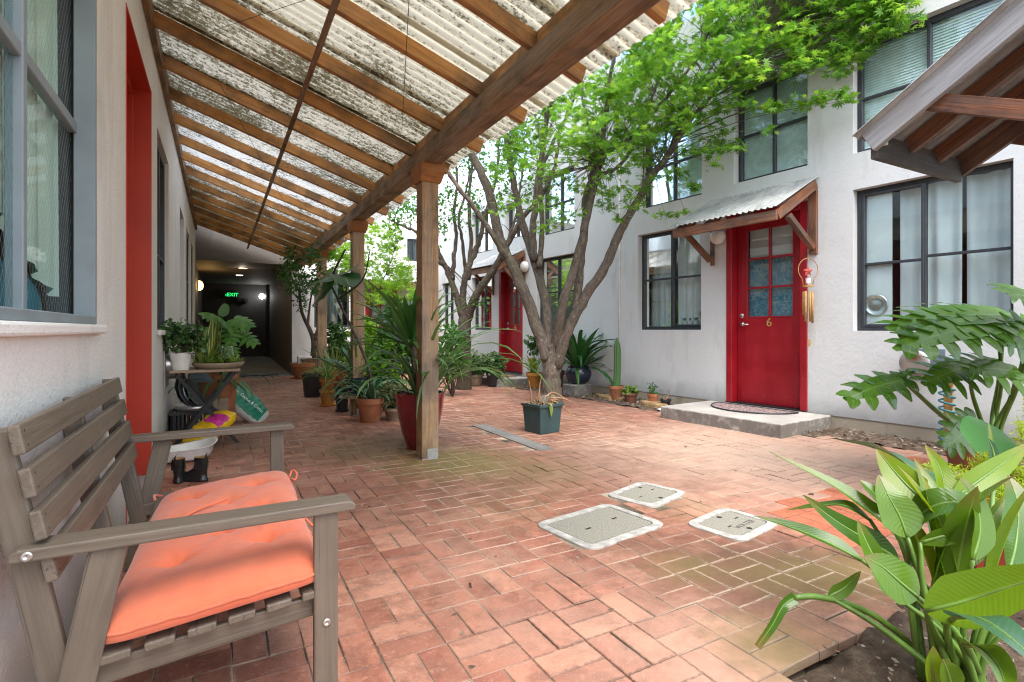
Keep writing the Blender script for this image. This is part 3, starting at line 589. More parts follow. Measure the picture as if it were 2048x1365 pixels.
# --- row of homes on the far side of the courtyard (faces -X)
B=thing('row_house','white stucco row of homes with red doors 6 and 5 and charcoal framed windows','building',tuple(R0))
OPS=[(-1.433,-.25,.99,2.375,.09),(-1.433,-.25,2.73,3.81,.09),(.19,1.05,2.73,3.83,.09),(.19,1.15,.13,2.36,.2,.35),(1.51,2.57,1.0,2.34,.09),(1.5,2.5,2.7,3.8,.09),
     (3.95,5.0,1.0,2.26,.09),(3.95,4.85,2.66,3.71,.09)]
OPS2=[(5.43,6.25,.17,2.21,.2,.35),(6.54,7.35,1.0,2.12,.09),(5.45,6.02,2.75,3.45,.09),(6.5,7.35,2.62,3.48,.09),(8.2,8.8,1.0,2.1,.09)]
mb=MB(); wall(mb,LR,-3.4,5.2,.13,5.0,OPS); wall(mb,LR,5.2,9.35,.13,3.78,OPS2)
mb.quad(LR(5.2,0,3.78),LR(5.2,-4,3.78),LR(5.2,-4,5),LR(5.2,0,5)); mb.quad(LR(-3.4,0,5),LR(5.2,0,5),LR(5.2,-4,5),LR(-3.4,-4,5)); mb.quad(LR(5.2,0,3.78),LR(9.35,0,3.78),LR(9.35,-4,3.78),LR(5.2,-4,3.78))
mb.quad(LR(-3.4,-.55,0),LR(5.2,-.55,0),LR(5.2,-.55,5),LR(-3.4,-.55,5),1); mb.quad(LR(5.2,-.55,0),LR(9.35,-.55,0),LR(9.35,-.55,3.7),LR(5.2,-.55,3.7),1)
mb.build('wall',[M['stucco'],M['interior']],B)
mb=MB(); 
for s0,s1 in ((-3.4,.2),(1.12,5.43),(6.25,9.35)): lbox(mb,LR,s0,s1,-.06,-.008,-.05,.148)
mb.build('foundation',M['foundation'],B)
window(B,LR,-1.433,-.25,.99,2.375,(.53,),((.49,.47),),'curtain',gap=[(.02,.30),(.33,.725)],sash=-1,fw=.04)
window(B,LR,-1.433,-.25,2.73,3.81,(.5,),(.5,),'blind',gl='glass_teal'); window(B,LR,.19,1.05,2.73,3.83,(.49,),(.5,),'blind',gl='glass_teal')
window(B,LR,1.51,2.57,1.0,2.34,(.5,),(.52,),'curtain',fillm='curtain',gap=[(.56,.97),(.03,.48)],sash=1); window(B,LR,1.5,2.5,2.7,3.8,(.5,),(.5,),'blind',gl='glass_teal')
window(B,LR,3.95,5.0,1.0,2.26,(.5,),(.52,),'curtain',gap=[(.1,.5),(.6,.9)],fillm='curtain_green',gl='glass_teal'); window(B,LR,3.95,4.85,2.66,3.71,(.5,),(.5,),'blind',gl='glass_teal')
window(B,LR,6.54,7.35,1.0,2.12,(.5,),(.52,),'curtain',gap=[(.05,.6)],fillm='curtain_grey'); window(B,LR,5.45,6.02,2.75,3.45,(.5,),(.5,),'curtain'); window(B,LR,6.5,7.35,2.62,3.48,(.5,),(.5,),'curtain',fillm='curtain_grey'); window(B,LR,8.2,8.8,1.0,2.1,(.5,),(.5,),'curtain')
door(B,LR,.19,1.15,.135,2.36,.1,'6',True); door(B,LR,5.43,6.25,.175,2.21,.12,'5',False)
mb=MB(); mb.tube([LR(2.92,.012,.15),LR(2.92,.012,4.9)],.011,8); mb.build('conduit',M['white'],B,smooth=True)
# panel with a round porthole and box fan behind the near lower window
mb=MB(); p=-.135; lbox(mb,LR,-.535,-.30,p-.006,p,1.04,2.33); mb.build('blanking_panel',M['curtain'],B)
mb=MB(); n=RN; mb.lathe([(.105,0),(.105,.012),(.09,.018),(.085,.004),(.045,.012),(.001,.016)],LR(-.40,p+.001,1.24),28,axis=n); mb.build('porthole',M['aluminium'],B,smooth=True)
# ledge pots inside the window by door 6
# --- left building (faces +X) with the big blue-grey window
B2=thing('loft_building','rough white stucco building with blue grey wired glass window and scarlet door opening','building',(-.41,0,0))
OL=[(.6,2.536,1.02,3.2,.05),(3.3,4.455,0,2.655,.35,.36),(4.88,5.93,1.0,2.55,.14),(7.6,8.5,0,2.5,.14,.2),(9.1,10.1,1.0,2.5,.08),(10.6,11.4,1.0,2.5,.08)]
mb=MB(); wall(mb,LL,-3,12.5,0,4.2,OL); mb.quad(LL(-3,0,4.2),LL(12.5,0,4.2),LL(12.5,-4,4.2),LL(-3,-4,4.2)); mb.quad(LL(-3,-.55,0),LL(19,-.55,0),LL(19,-.55,4.2),LL(-3,-.55,4.2),1)
mb.build('wall',[M['stucco_rough'],M['interior']],B2)
mb=MB(); lbox(mb,LL,.6,2.6,.001,.03,.985,1.019); mb.build('window_sill',M['stucco_rough'],B2,bevel=.008)
# big window
mb=MB(); a,b,c,d=.6,2.536,1.02,3.2
lbox(mb,LL,b-.03,b-.001,-.06,.006,c,d); lbox(mb,LL,a,b-.03,-.10,.008,c,c+.03)
for s in (1.89,1.3): lbox(mb,LL,s-.018,s+.018,-.085,-.045,c+.03,d)
for z in (1.745,2.46): lbox(mb,LL,a,b-.03,-.08,-.049,z-.02,z+.02)
W=mb.build('window',M['frame_blue'],B2,bevel=.003,seg=1)
mb=MB(); mb.quad(LL(a,-.066,c+.03),LL(b-.03,-.066,c+.03),LL(b-.03,-.066,d),LL(a,-.066,d)); mb.build('pane',M['glass_wire'],W)
mb=MB(); n=60; vs=[];fs=[]
for k in range(n+1):
    s=.9+(2.49-.9)*k/n; o=-.105+.016*math.sin(s*38)+.006*math.sin(s*91); zb=1.12+.34*max(0,(2.42-s))
    vs+=[LL(s,o,zb),LL(s,o-.01,d)]
for k in range(n): fs.append((2*k,2*k+2,2*k+3,2*k+1))
mb.add(vs,fs); mb.build('curtain',M['curtain_green'],W,smooth=True)
mb=MB(); mb.sphere(LL(2.2,-.16,1.06),.25,20,12,(.18,1.2,.62)); mb.sphere(LL(1.75,-.17,1.1),.3,20,12,(.18,1,1.1)); mb.build('cloth_pile',M['teal_cloth'],W,smooth=True)
mb=MB(); s_=LL(2.505,.007,2.24); mb.lathe([(.045,-.006),(.045,.001),(.001,.001)],LL(2.4,-.045,2.262),24,axis=(1,0,0)); mb.build('sticker',M['teal_plastic'],W)
# scarlet lined opening
mb=MB(); J=.012
lbox(mb,LL,4.455-J,4.454,-.34,.004,0,2.653); lbox(mb,LL,3.301,3.3+J,-.34,.004,0,2.653); lbox(mb,LL,3.3+J,4.455-J,-.34,.003,2.655-J,2.653)
lbox(mb,LL,4.455-J-.02,4.455-J,-.34,-.10,0,2.6); lbox(mb,LL,3.3+J,4.455-J-.02,-.34,-.10,2.60,2.655-J)
mb.build('door_frame',M['red_left'],B2,bevel=.003,seg=1)
mb=MB(); lbox(mb,LL,3.32,4.42,-.34,-.30,.01,2.6); mb.build('door',M['red_left'],B2)
window(B2,LL,4.88,5.93,1.0,2.55,(.5,),(.4,),'curtain',dep=.03,fillm='curtain_grey'); window(B2,LL,9.1,10.1,1.0,2.5,(.5,),(.5,),'curtain',dep=.02,fillm='curtain_grey'); window(B2,LL,10.6,11.4,1.0,2.5,(.5,),(.5,),'curtain',dep=.02,fillm='curtain_grey')
mb=MB(); lbox(mb,LL,7.6,8.5,-.16,-.12,.01,2.5); mb.build('door',M['taupe_paint'],B2)
mb=MB(); lbox(mb,LL,4.86,5.95,.001,.028,.955,.998); mb.build('window_sill',M['stucco_rough'],B2,bevel=.01)
# --- end building across the far end, with the open passage
B3=thing('passage_building','stucco end building with a dark open passage, small window and red glazed door','building',(1.4,12.5,0))
OE=[(1.86,2.62,1.05,2.12,.06),(2.98,3.72,.1,2.06,.1,.3),(3.98,4.3,2.66,3.2,.06)]
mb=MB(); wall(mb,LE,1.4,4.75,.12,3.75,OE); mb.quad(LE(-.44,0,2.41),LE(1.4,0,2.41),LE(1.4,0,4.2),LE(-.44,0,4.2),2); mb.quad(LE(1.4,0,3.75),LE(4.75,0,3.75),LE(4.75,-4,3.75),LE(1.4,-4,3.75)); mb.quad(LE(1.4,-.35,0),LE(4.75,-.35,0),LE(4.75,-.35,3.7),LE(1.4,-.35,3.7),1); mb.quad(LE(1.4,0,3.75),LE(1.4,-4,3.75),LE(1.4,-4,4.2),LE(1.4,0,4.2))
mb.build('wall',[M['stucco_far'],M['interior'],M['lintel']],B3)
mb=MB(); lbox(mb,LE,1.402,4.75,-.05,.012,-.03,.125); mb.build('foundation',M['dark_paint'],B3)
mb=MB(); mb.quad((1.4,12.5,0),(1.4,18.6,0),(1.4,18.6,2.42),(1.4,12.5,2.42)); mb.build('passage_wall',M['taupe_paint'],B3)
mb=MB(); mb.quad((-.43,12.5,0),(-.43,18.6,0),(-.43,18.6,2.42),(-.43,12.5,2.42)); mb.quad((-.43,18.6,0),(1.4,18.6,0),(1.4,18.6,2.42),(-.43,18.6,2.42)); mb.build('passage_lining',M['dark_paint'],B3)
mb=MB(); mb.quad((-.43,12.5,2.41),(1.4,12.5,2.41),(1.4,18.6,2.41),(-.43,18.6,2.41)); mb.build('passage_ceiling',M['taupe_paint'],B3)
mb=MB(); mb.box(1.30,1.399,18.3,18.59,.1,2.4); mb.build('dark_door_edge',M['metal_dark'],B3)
window(B3,LE,1.86,2.62,1.05,2.12,(.45,),(),'curtain',dep=.03,fillm='curtain_grey',gap=[(.15,.7)])
window(B3,LE,3.98,4.3,2.66,3.2,(.5,),(),'curtain',dep=.03,fillm='curtain_grey')
door(B3,LE,2.98,3.72,.1,2.06,.05,None,False)
# --- small wall beside the camera that carries the near canopy (stands out of frame)
B4=thing('porch_wall','white stucco porch wall behind the silver grey canopy','wall',(4.3,.72,0))
mb=MB(); mb.box(3.12,4.36,.52,.72,0,3.2); mb.build('wall',M['stucco'],B4)
# ================================================================== PERGOLA (lean-to roof)
P=thing('pergola','lean-to walkway roof of mouldy corrugated fibreglass on orange rafters and brown posts','pergola',(1.43,3.98,0))
YP0,YP1=.75,12.45
def rz(x): return 2.43+(1.36-x)*.335        # underside of the rafters
mb=MB(); mb.box(1.36,1.50,YP0,YP1,2.27,2.40); mb.build('beam',M['beam'],P,bevel=.006)
for k,y in enumerate((3.98,6.38,8.87)):
    mb=MB(); mb.box(1.362,1.498,y-.068,y+.068,.012,2.14); po=mb.build('post',M['post'],P,bevel=.007)
    mb=MB(); x0,x1,y0,y1=1.35,1.51,y-.1,y+.1
    vs=[(1.345,y-.078,2.135),(1.515,y-.078,2.135),(1.515,y+.078,2.135),(1.345,y+.078,2.135),(1.335,y-.13,2.2),(1.525,y-.13,2.2),(1.525,y+.13,2.2),(1.335,y+.13,2.2),(1.335,y-.13,2.268),(1.525,y-.13,2.268),(1.525,y+.13,2.268),(1.335,y+.13,2.268)]
    fs=[(3,2,1,0),(8,9,10,11)]
    for q in (0,4):
        for i in range(4): fs.append((q+i,q+(i+1)%4,q+4+(i+1)%4,q+4+i))
    mb.add(vs,fs,[(v[0]*3,v[1],v[2]) for v in vs]); mb.build('capital',M['cap'],P,bevel=.005)
    mb=MB(); mb.box(1.366,1.494,y-.064,y+.064,0,.0125); mb.box(1.498,1.5015,y-.045,y+.045,0.002,.085); mb.box(1.405,1.49,y-.0715,y-.0682,0.002,.085); mb.build('post_shoe',M['galv'],po)
RY=[y for y in np.arange(1.066,12.4,.632)]
ra=None
for y in RY:
    x0,x1=-.395,1.70+random.uniform(-.015,.015); yj=y+random.uniform(-.015,.015)
    mb=MB(); p=Vector((x0,yj,rz(x0)+.045)); q=Vector((x1,yj,rz(x1)+.045)); mb.beam(p,q,.042,.09); mb.build('rafter',M['rafter'],P,bevel=.003,seg=1)
for a,b in zip(RY[:-1],RY[1:]):
    mb=MB(); mb.box(1.405,1.445,a+.025,b-.025,2.402,2.40+.105); mb.build('blocking',M['rafter'],P,bevel=.003,seg=1)
mb=MB(); mb.beam((.53,YP0,rz(.53)-.016),(.53,12.4,rz(.53)-.016),.035,.03,up=(.32,0,1)); mb.build('purlin',M['beam'],P)
mb=MB(); mb.box(-.408,-.372,YP0,12.42,rz(-.4)-.03,rz(-.4)+.10); mb.build('ledger',M['beam'],P)
# corrugated sheets, waves run across the slope
def corrug(mb,p0,ds,dw,n_w,amp,per,thick=.0,rows=10,rag=.0,mi=0):
    """p0 corner, ds slope vector, dw width vector"""
    p0=Vector(p0); ds=Vector(ds); dw=Vector(dw); up=ds.cross(dw).normalized(); 
    if up.z<0: up=-up
    W=dw.length; n=max(8,int(W/per*8)); vs=[];fs=[];lc=[]
    for i in range(n+1):
        w=i/n; h=amp*math.sin(w*W/per*2*math.pi)
        for j in range(rows+1):
            t=j/rows
            if j==rows and rag: t+=rag*(math.sin(w*W/per*2*math.pi+.6)*.4+random.uniform(-.15,.15))
            vs.append(p0+dw*w+ds*t+up*h); lc.append((t*ds.length,w*W,0))
    for i in range(n):
        for j in range(rows): fs.append((i*(rows+1)+j,(i+1)*(rows+1)+j,(i+1)*(rows+1)+j+1,i*(rows+1)+j+1))
    mb.add(vs,fs,lc,mi)
yy=YP0; kk=0
while yy<12.3:
    w=min(.68,12.45-yy); mb=MB(); x0,x1=-.40,1.77+random.uniform(-.02,.02); zt=.100+.004*(kk%2)
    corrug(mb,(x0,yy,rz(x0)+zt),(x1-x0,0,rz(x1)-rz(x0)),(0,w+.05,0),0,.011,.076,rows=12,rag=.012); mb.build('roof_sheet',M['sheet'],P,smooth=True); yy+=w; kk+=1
mb=MB()
for a,b in ((( .0,4.6),(.9,8.0)),((1.1,1.6),(-.1,4.0)),((.75,2.3),(1.2,3.9)),((.2,6.3),(1.0,5.6))):
    mb.tube([(a[0],a[1],rz(a[0])-.012),(b[0],b[1],rz(b[0])-.012)],.0018,4)
mb.build('wire',M['metal_dark'],P)
t=thing('hanging_rope','pale rope hanging straight down from the pergola beam end','rope',tuple(onX(584,488,1.25)))
a=onX(584,488,1.22); mb=MB(); mb.tube([a,a-Vector((0,0,.3)),a-Vector((.01,0,.72))],.008,6); mb.tube([a-Vector((0,0,.30)),a-Vector((0,0,.36))],.015,8); mb.build('rope',M['rope'],t); 
# ================================================================== DOOR CANOPIES
def canopy(name,label,L,a,b,zw,ze,out,seed=0,sk=.06):
    """lean-to door hood: corrugated sheet, eave fascia, rakes, wall posts and knee braces"""
    c=thing(name,label,'canopy',tuple(L((a+b)/2,0,zw)),'corrugated hoods over the red doors')
    mb=MB(); p=L(a-.03,.012,zw); corrug(mb,p,L(a-.03+sk,out+.05,ze)-p,L(b+.03,.012,zw)-p,0,.010,.066,rows=8,rag=.02); mb.build('roof_sheet',M['galv'],c,smooth=True)
    mb=MB(); mb.beam(L(a-.012+sk,out,ze-.075),L(b+.012+sk,out,ze-.075),.032,.10); mb.build('fascia',M['brown'],c,bevel=.003,seg=1)
    for s in (a,b):
        mb=MB(); q0=L(s,.02,zw-.075); q1=L(s+sk,out-.018,ze-.073); mb.beam(q0,q1,.035,.10); mb.build('rake_board',M['brown'],c,bevel=.003,seg=1)
        si=s+.04 if s==a else s-.04
        mb=MB(); lbox(mb,L,s-.02,s+.065 if s==a else s+.02,.003,.04,zw-.80,zw-.14); mb.build('wall_post',M['brown'],c,bevel=.003,seg=1)
        mb=MB(); mb.beam(L(s+.015,.042,zw-.74),L(s+sk*.7,out*.72,ze-.06),.06,.055); mb.build('brace',M['brown'],c,bevel=.003,seg=1)
    for k in (1,2):
        s=a+(b-a)*k/3; mb=MB(); mb.beam(L(s,.01,zw-.05),L(s+sk,out-.02,ze-.05),.035,.07); mb.build('rafter',M['brown'],c)
    return c
canopy('door_canopy','corrugated metal hood with burnt orange wood over red door 6',LR,.10,1.33,2.585,2.20,.65)
canopy('door_canopy','small corrugated hood over red door 5, half hidden by tree trunks',LR,5.35,6.45,2.50,2.18,.6)
canopy('door_canopy','pale corrugated hood over the far red glazed door behind the leafy shrubs',LE,2.85,4.35,2.35,2.1,.6,sk=0)
# near silver-grey canopy, upper right
c=thing('porch_canopy','large silver grey wooden canopy with dark rafters at upper right','canopy',(3.7,.75,2.6),None)
X0,X1,YE,YW,ZE,SL=3.19,4.22,1.665,.73,2.09,.60
def cz(y): return ZE+(YE-y)*SL
mb=MB(); corrug(mb,(X0-.06,YW,cz(YW)+.035),(0,YE+.06-YW,cz(YE+.06)-cz(YW)),(X1-X0+.12,0,0),0,.012,.07,rows=8,rag=.01); mb.build('roof_sheet',M['galv'],c,smooth=True)
for s,m in ((X0,'grey_wood'),(X1,'brown')):
    mb=MB(); mb.beam((s,YW,cz(YW)-.045),(s,YE,cz(YE)-.045),.035,.125); mb.build('rake_board',M[m],c,bevel=.003,seg=1)
for x in (X0+.36,X0+.70):
    mb=MB(); mb.beam((x,YW,cz(YW)-.04),(x,YE-.03,cz(YE-.03)-.04),.04,.09); mb.build('rafter',M['brown'],c,bevel=.003,seg=1)
mb=MB(); mb.box(X0+.018,X1-.018,YE-.035,YE,ZE-.135,ZE+.005); mb.build('fascia',M['shade_wood'],c,bevel=.003,seg=1)
for s in (X0,X1):
    mb=MB(); mb.beam((s+.038,1.40,2.185),(s+.038,.73,1.865),.038,.085); mb.build('brace',M['brown'],c,bevel=.003,seg=1)
mb=MB(); mb.box(X0+.05,X0+.085,YE-.06,YE-.037,ZE-.06,ZE+.05); mb.build('sensor_box',M['white'],c,bevel=.004)
# ================================================================== BENCH
t=thing('garden_bench','taupe wooden slatted garden bench with flat arms beside the rough white wall','bench',(-.08,2.07,0))
def part(name,m,par=None,bv=.004,sm=False):
    global mb
    o=mb.build(name,M[m],par or t,bevel=bv,smooth=sm); mb=MB(); return o
mb=MB()
YN,YF=1.40,2.74
def backx(z): return -.302-.19*(z-.28)     # centre line of the raked back
for y,s in ((YN,1),(YF,-1)):
    ya,yb=(y,y+.075) if s>0 else (y-.075,y)
    # arm with clipped corners
    o=[(-.365,.535),(-.365,.552),(-.350,.562),(.296,.562),(.31,.552),(.31,.536)]
    vs=[(x,yy,z) for yy in (ya,yb) for x,z in o]; n=6
    fs=[tuple(range(n)),tuple(range(2*n-1,n-1,-1))]+[(k+n,(k+1)%n+n,(k+1)%n,k) for k in range(n)]
    mb.add(vs,fs,[(v[0],v[1],v[2]) for v in vs]); part('arm','bench')
    yl0,yl1=(ya+.012,ya+.037) if s>0 else (yb-.037,yb-.012)
    mb.box(.210,.268,yl0,yl1,0,.534); lg=part('leg','bench')
    mb.boxo((-.345,yl0,0),(.068,0,0),(0,yl1-yl0,0),(.105,0,.534)); part('leg','bench')
    yi0,yi1=(yl1+.002,yl1+.027) if s>0 else (yl0-.027,yl0-.002)
    b0=backx(.2); b1=backx(.80); mb.boxo((b0-.03,yi0,.2),(.06,0,0),(0,yi1-yi0,0),(b1-b0,0,.60)); part('back_post','bench',bv=.007)
    mb.boxo((-.30,yi0+.003,.222),(.565,0,.052),(0,yi1-yi0-.006,0),(0,0,.052)); part('side_rail','bench')
    yb_=ya-.0005 if s>0 else yb+.0005
    for x,z in ((-.335,.548),(.24,.26)):
        y0=yb_ if z>.5 else (yl0 if s>0 else yl1)
        mb.lathe([(.010,.0),(.010,.003),(.004,.004),(.0035,.0012),(.001,.001)],(x,y0,z),14,axis=(0,-s,0)); part('bolt','aluminium',bv=0,sm=True)
y=(YN+YF)/2; b0,b1=backx(.24),backx(.80); mb.boxo((b0-.028,y-.014,.24),(.056,0,0),(0,.028,0),(b1-b0,0,.555)); part('back_post','bench')
for k,zt in enumerate((.806,.718,.630,.541)):
    z0=zt-.06; x0=backx(z0)+.031; x1=backx(zt)+.031
    mb.boxo((x0,YN+.012,z0),(x1-x0,0,.06),(0,YF-YN-.10,0),(.021,0,.004)); sl=part('back_slat','bench')
    for yy in (YN+.035,(YN+YF)/2,YF-.12):
        for q in (.25,.75): mb.lathe([(.0032,0),(.0001,.0005)],(x0+(x1-x0)*q+.0213,yy,z0+.06*q+.004),8,axis=(1,0,.05))
    part('screw_holes','hole',sl,bv=0)
for k in range(6):
    x=-.225+k*.0815; z=.276+.095*(x+.3)
    mb.boxo((x,YN+.015,z),(.058,0,.0055),(0,YF-YN-.03,0),(0,0,.02)); part('seat_slat','bench')
mb.box(.235,.262,YN+.066,YF-.066,.262,.335); part('front_rail','bench')
# cushion lying on it: tufted pad
cu=thing('seat_cushion','tufted coral orange cushion lying on the slatted bench','cushion',(.02,1.9,.36))
mb=MB(); x0,x1,y0,y1=-.215,.25,1.408,2.50; nx,ny=56,120; vs=[];fs=[]; BT=[(u,v) for u in (.27,.73) for v in (.22,.5,.78)]+[(.5,.36),(.5,.64)]
def cush(u,v,top):
    e=lambda q:max(0,1-abs(2*q-1)**5)**.5
    h=.042*e(u)*e(v); 
    if top:
        h=.066*e(u)*e(v)
        for a,b in BT:
            d2=((u-a)*.445)**2+((v-b)*1.09)**2; th=math.atan2((v-b)*1.09,(u-a)*.445); h-=.026*math.exp(-d2/.0007)+.014*math.exp(-d2/.007)+.0035*math.sin(5*th+a*9+b*5)*math.exp(-d2/.004)*(1-math.exp(-d2/.0003))
            h-=.006*math.exp(-((v-b)*1.09+.15*((u-a)*.445))**2/.00012)*math.exp(-((u-a)*.445)**2/.006)+.004*math.exp(-((u-a)*.445+.3*(v-b))**2/.0001)*math.exp(-((v-b)*1.09)**2/.008)
        h+=.0016*math.sin(u*19+v*13)*math.sin(v*31-u*5)+.0008*math.sin(u*47-v*29)
        h+=.014*math.exp(-((v-.0)/.25)**2)
        return h
    return -h*.35
for top in (1,0):
    b=len(vs)
    for i in range(nx+1):
        for j in range(ny+1):
            u,v=i/nx,j/ny; cr=.03*(abs(2*u-1)**6)*(abs(2*v-1)**8)
            pin=.004*math.sin(v*math.pi*4)**2*(abs(2*u-1)**5); x=x0+(x1-x0)*(u+(0.5-u)*2*cr)- (2*u-1)*pin; y=y0+(y1-y0)*(v+(.5-v)*cr)
            x+=.03*(v-.5)
            z=.324+.095*(x+.3)-.006*(1-top)+cush(u,v,top)
            vs.append((x,y,z))
    for i in range(nx):
        for j in range(ny):
            q=(b+i*(ny+1)+j,b+(i+1)*(ny+1)+j,b+(i+1)*(ny+1)+j+1,b+i*(ny+1)+j+1); fs.append(q if top else q[::-1])
mb.add(vs,fs)
nb=(nx+1)*(ny+1); rim=[i*(ny+1) for i in range(nx+1)]+[nx*(ny+1)+j for j in range(1,ny+1)]+[i*(ny+1)+ny for i in range(nx-1,-1,-1)]+[j for j in range(ny-1,0,-1)]
b=0; mb.f+=[(rim[k],rim[k]+nb,rim[(k+1)%len(rim)]+nb,rim[(k+1)%len(rim)]) for k in range(len(rim))]; mb.mi+=[0]*len(rim)
mb.build('pad',M['coral'],cu,smooth=True)
mb=MB(); mb.tube([vs[k] for k in rim]+[vs[rim[0]]],.0045,6); mb.build('piping',M['coral'],cu,smooth=True)
def tie(pts):
    mb=MB(); P_=smooth(pts,18); mb.tube(P_,.0045,6); mb.build('tie',M['coral'],cu,smooth=True)
zc=.415
tie([(.262,2.44,.375),(.278,2.46,.40),(.292,2.43,.385),(.278,2.40,.37),(.268,2.43,.37),(.275,2.40,.32),(.27,2.38,.28)])
tie([(.24,1.95,.375),(.275,1.97,.39),(.295,1.93,.37),(.285,1.88,.34),(.265,1.91,.355),(.25,1.93,.37)])
tie([(-.10,2.0,.402),(-.05,2.03,.415),(0.0,2.06,.418),(.03,2.085,.420)])
tie([(-.19,2.45,.36),(-.21,2.40,.38),(-.2,2.3,.39)])
# ================================================================== BOOTS, BASIN, BAGS
def boot(px,py,label,yaw):
    p=G(px,py); t=thing('ankle_boot',label,'boot',tuple(p),'pair of short rubber boots'); Mz=Matrix.Translation(p)@Matrix.Rotation(yaw,4,'Z')
    mb=MB(); n=20; rows=[]; S_=.82
    #  cross sections (z, centre x, half length, half width)
    for z,cx,hl,hw in ((0,.05,.135,.045),(.018,.05,.137,.047),(.022,.05,.128,.043),(.06,.045,.118,.042),(.085,.02,.085,.04),(.11,.0,.062,.04),(.15,-.005,.058,.042),(.20,-.005,.060,.045)):
        rows.append([Mz@Vector((S_*(cx+hl*math.cos(2*math.pi*k/n)*(1 if math.cos(2*math.pi*k/n)>0 else .75)),S_*hw*math.sin(2*math.pi*k/n),z*.78)) for k in range(n)])
    vs=[v for r in rows for v in r]; fs=[(i*n+k,i*n+(k+1)%n,(i+1)*n+(k+1)%n,(i+1)*n+k) for i in range(len(rows)-1) for k in range(n)]+[tuple(range(n))[::-1]]
    mb.add(vs,fs); mb.build('boot_shell',M['boot'],t,smooth=True)
    mb=MB(); r=rows[-1]; c=sum(r,Vector())/n; inn=[c+(v-c)*.86 for v in r]; low=[c+(v-c)*.8-Vector((0,0,.02)) for v in r]; up=Vector((0,0,.004))
    mb.add([v+up for v in r]+[v+up for v in inn]+low,[(k,(k+1)%n,n+(k+1)%n,n+k) for k in range(n)]+[(n+k,n+(k+1)%n,2*n+(k+1)%n,2*n+k) for k in range(n)]+[tuple(range(2*n,3*n))]); mb.build('lining',M['boot_lining'],t,smooth=True)
    mb=MB(); a=Mz@Vector((-.043,0,.122)); mb.tube([a,a+Vector((-.012,0,.05)),a+Vector((0,0,.075)),a+Vector((.012,0,.05))],.006,6); mb.build('pull_tab',M['boot'],t)
    for s in (1,-1):
        mb=MB(); q=[Mz@Vector((x*.8,s*.0375,z*.76)) for x,z in ((-.025,.11),(.03,.11),(.025,.19),(-.02,.19))]; mb.add(q,[(0,1,2,3)]); mb.build('elastic_gusset',M['black_plastic'],t)
boot(357,966,'black ankle boot with tan lining, the one nearer the white wall',R(80)); boot(403,962,'black ankle boot with tan lining, toe turned sideways, nearer the brick walkway',R(150))
p=G(368,922); t=thing('plastic_basin','white plastic oval basin lying on the bricks behind the boots','basin',tuple(p))
mb=MB(); n=36; rows=[]
for r,z in ((.70,.0),(.95,.02),(1.0,.085),(1.12,.095),(1.12,.088),(.97,.082),(.9,.015),(.01,.008)):
    rows.append([p+Vector((0,0,.012+z))+Matrix.Rotation(R(25),3,'Z')@Vector((.21*r*math.cos(2*math.pi*k/n),.125*r*math.sin(2*math.pi*k/n)*(1+.35*math.cos(2*math.pi*k/n)),(.04*max(0,math.cos(2*math.pi*k/n))**3 if .9<r else 0))) for k in range(n)])
mb.add([v for r in rows for v in r],[(i*n+k,i*n+(k+1)%n,(i+1)*n+(k+1)%n,(i+1)*n+k) for i in range(len(rows)-1) for k in range(n)]); mb.build('bowl',M['white'],t,smooth=True)
def bag(name,label,loc,L_,W_,H_,Mx,mat,seed,n=44,m=26,crease=.14):
    """a filled plastic sack: pillow with pinched ends and folds"""
    t=thing(name,label,'bag',tuple(loc)); mb=MB(); rnd=random.Random(seed); ph=[rnd.uniform(0,6) for _ in range(8)]; vs=[];fs=[]
    for i in range(n+1):
        u=i/n*2-1; e=(1-abs(u)**3.2)**.55 if abs(u)<1 else 0
        for k in range(m):
            a=2*math.pi*k/m; ca,sa=math.cos(a),math.sin(a); sgn=lambda q:(abs(q)**.75)*(1 if q>0 else -1)
            f=1+crease*(.5*math.sin(u*9+3*a+ph[0])+.4*math.sin(u*17-2*a+ph[1])+.3*math.sin(5*a+u*4+ph[2]))
            w=W_*(.62+.38*e)*(1+.05*math.sin(u*7+ph[3])); h=H_*e*f
            vs.append(Mx@Vector((u*L_,sgn(ca)*w,sgn(sa)*h+.004*math.sin(u*30+a*4))))
    fs=[(i*m+k,i*m+(k+1)%m,(i+1)*m+(k+1)%m,(i+1)*m+k) for i in range(n) for k in range(m)]
    mb.add(vs,fs); mb.build('sack',M[mat],t,smooth=True); return t,vs,n,m
def patch(t,vs,n,m,i0,i1,half,turn,mat,name,Mx,lift=.004):
    """a printed panel lying on the side of the sack that faces the walkway"""
    c=Mx.translation; ax=(Mx@Vector((1,0,0))-c).normalized(); to=Vector((.25,-1,.55)); to-=ax*to.dot(ax)
    mid=n//2; k0=max(range(m),key=lambda k:(vs[mid*m+k]-c).normalized().dot(to.normalized()))+turn
    out=[]; fs=[]; w=2*half+1
    for i in range(i0,i1+1):
        for k in range(k0-half,k0+half+1):
            v=vs[i*m+k%m]; d=(v-c); d-=ax*d.dot(ax); out.append(v+d.normalized()*lift)
    for i in range(i1-i0):
        for k in range(w-1): fs.append((i*w+k,i*w+k+1,(i+1)*w+k+1,(i+1)*w+k))
    mb=MB(); mb.add(out,fs); return mb.build(name,M[mat],t,smooth=True)
p=G(420,893); Mx=Matrix.Translation(p+Vector((0.0,.02,.15)))@Matrix.Rotation(R(35),4,'Z')@Matrix.Rotation(R(-32),4,'Y')
t,vs,n,m=bag('potting_soil_bag','bright yellow plastic soil bag with magenta flower print slumped under the folding table',p,.215,.14,.075,Mx,'yellow_bag',3); patch(t,vs,n,m,22,34,3,0,'magenta','printed_flower',Mx)
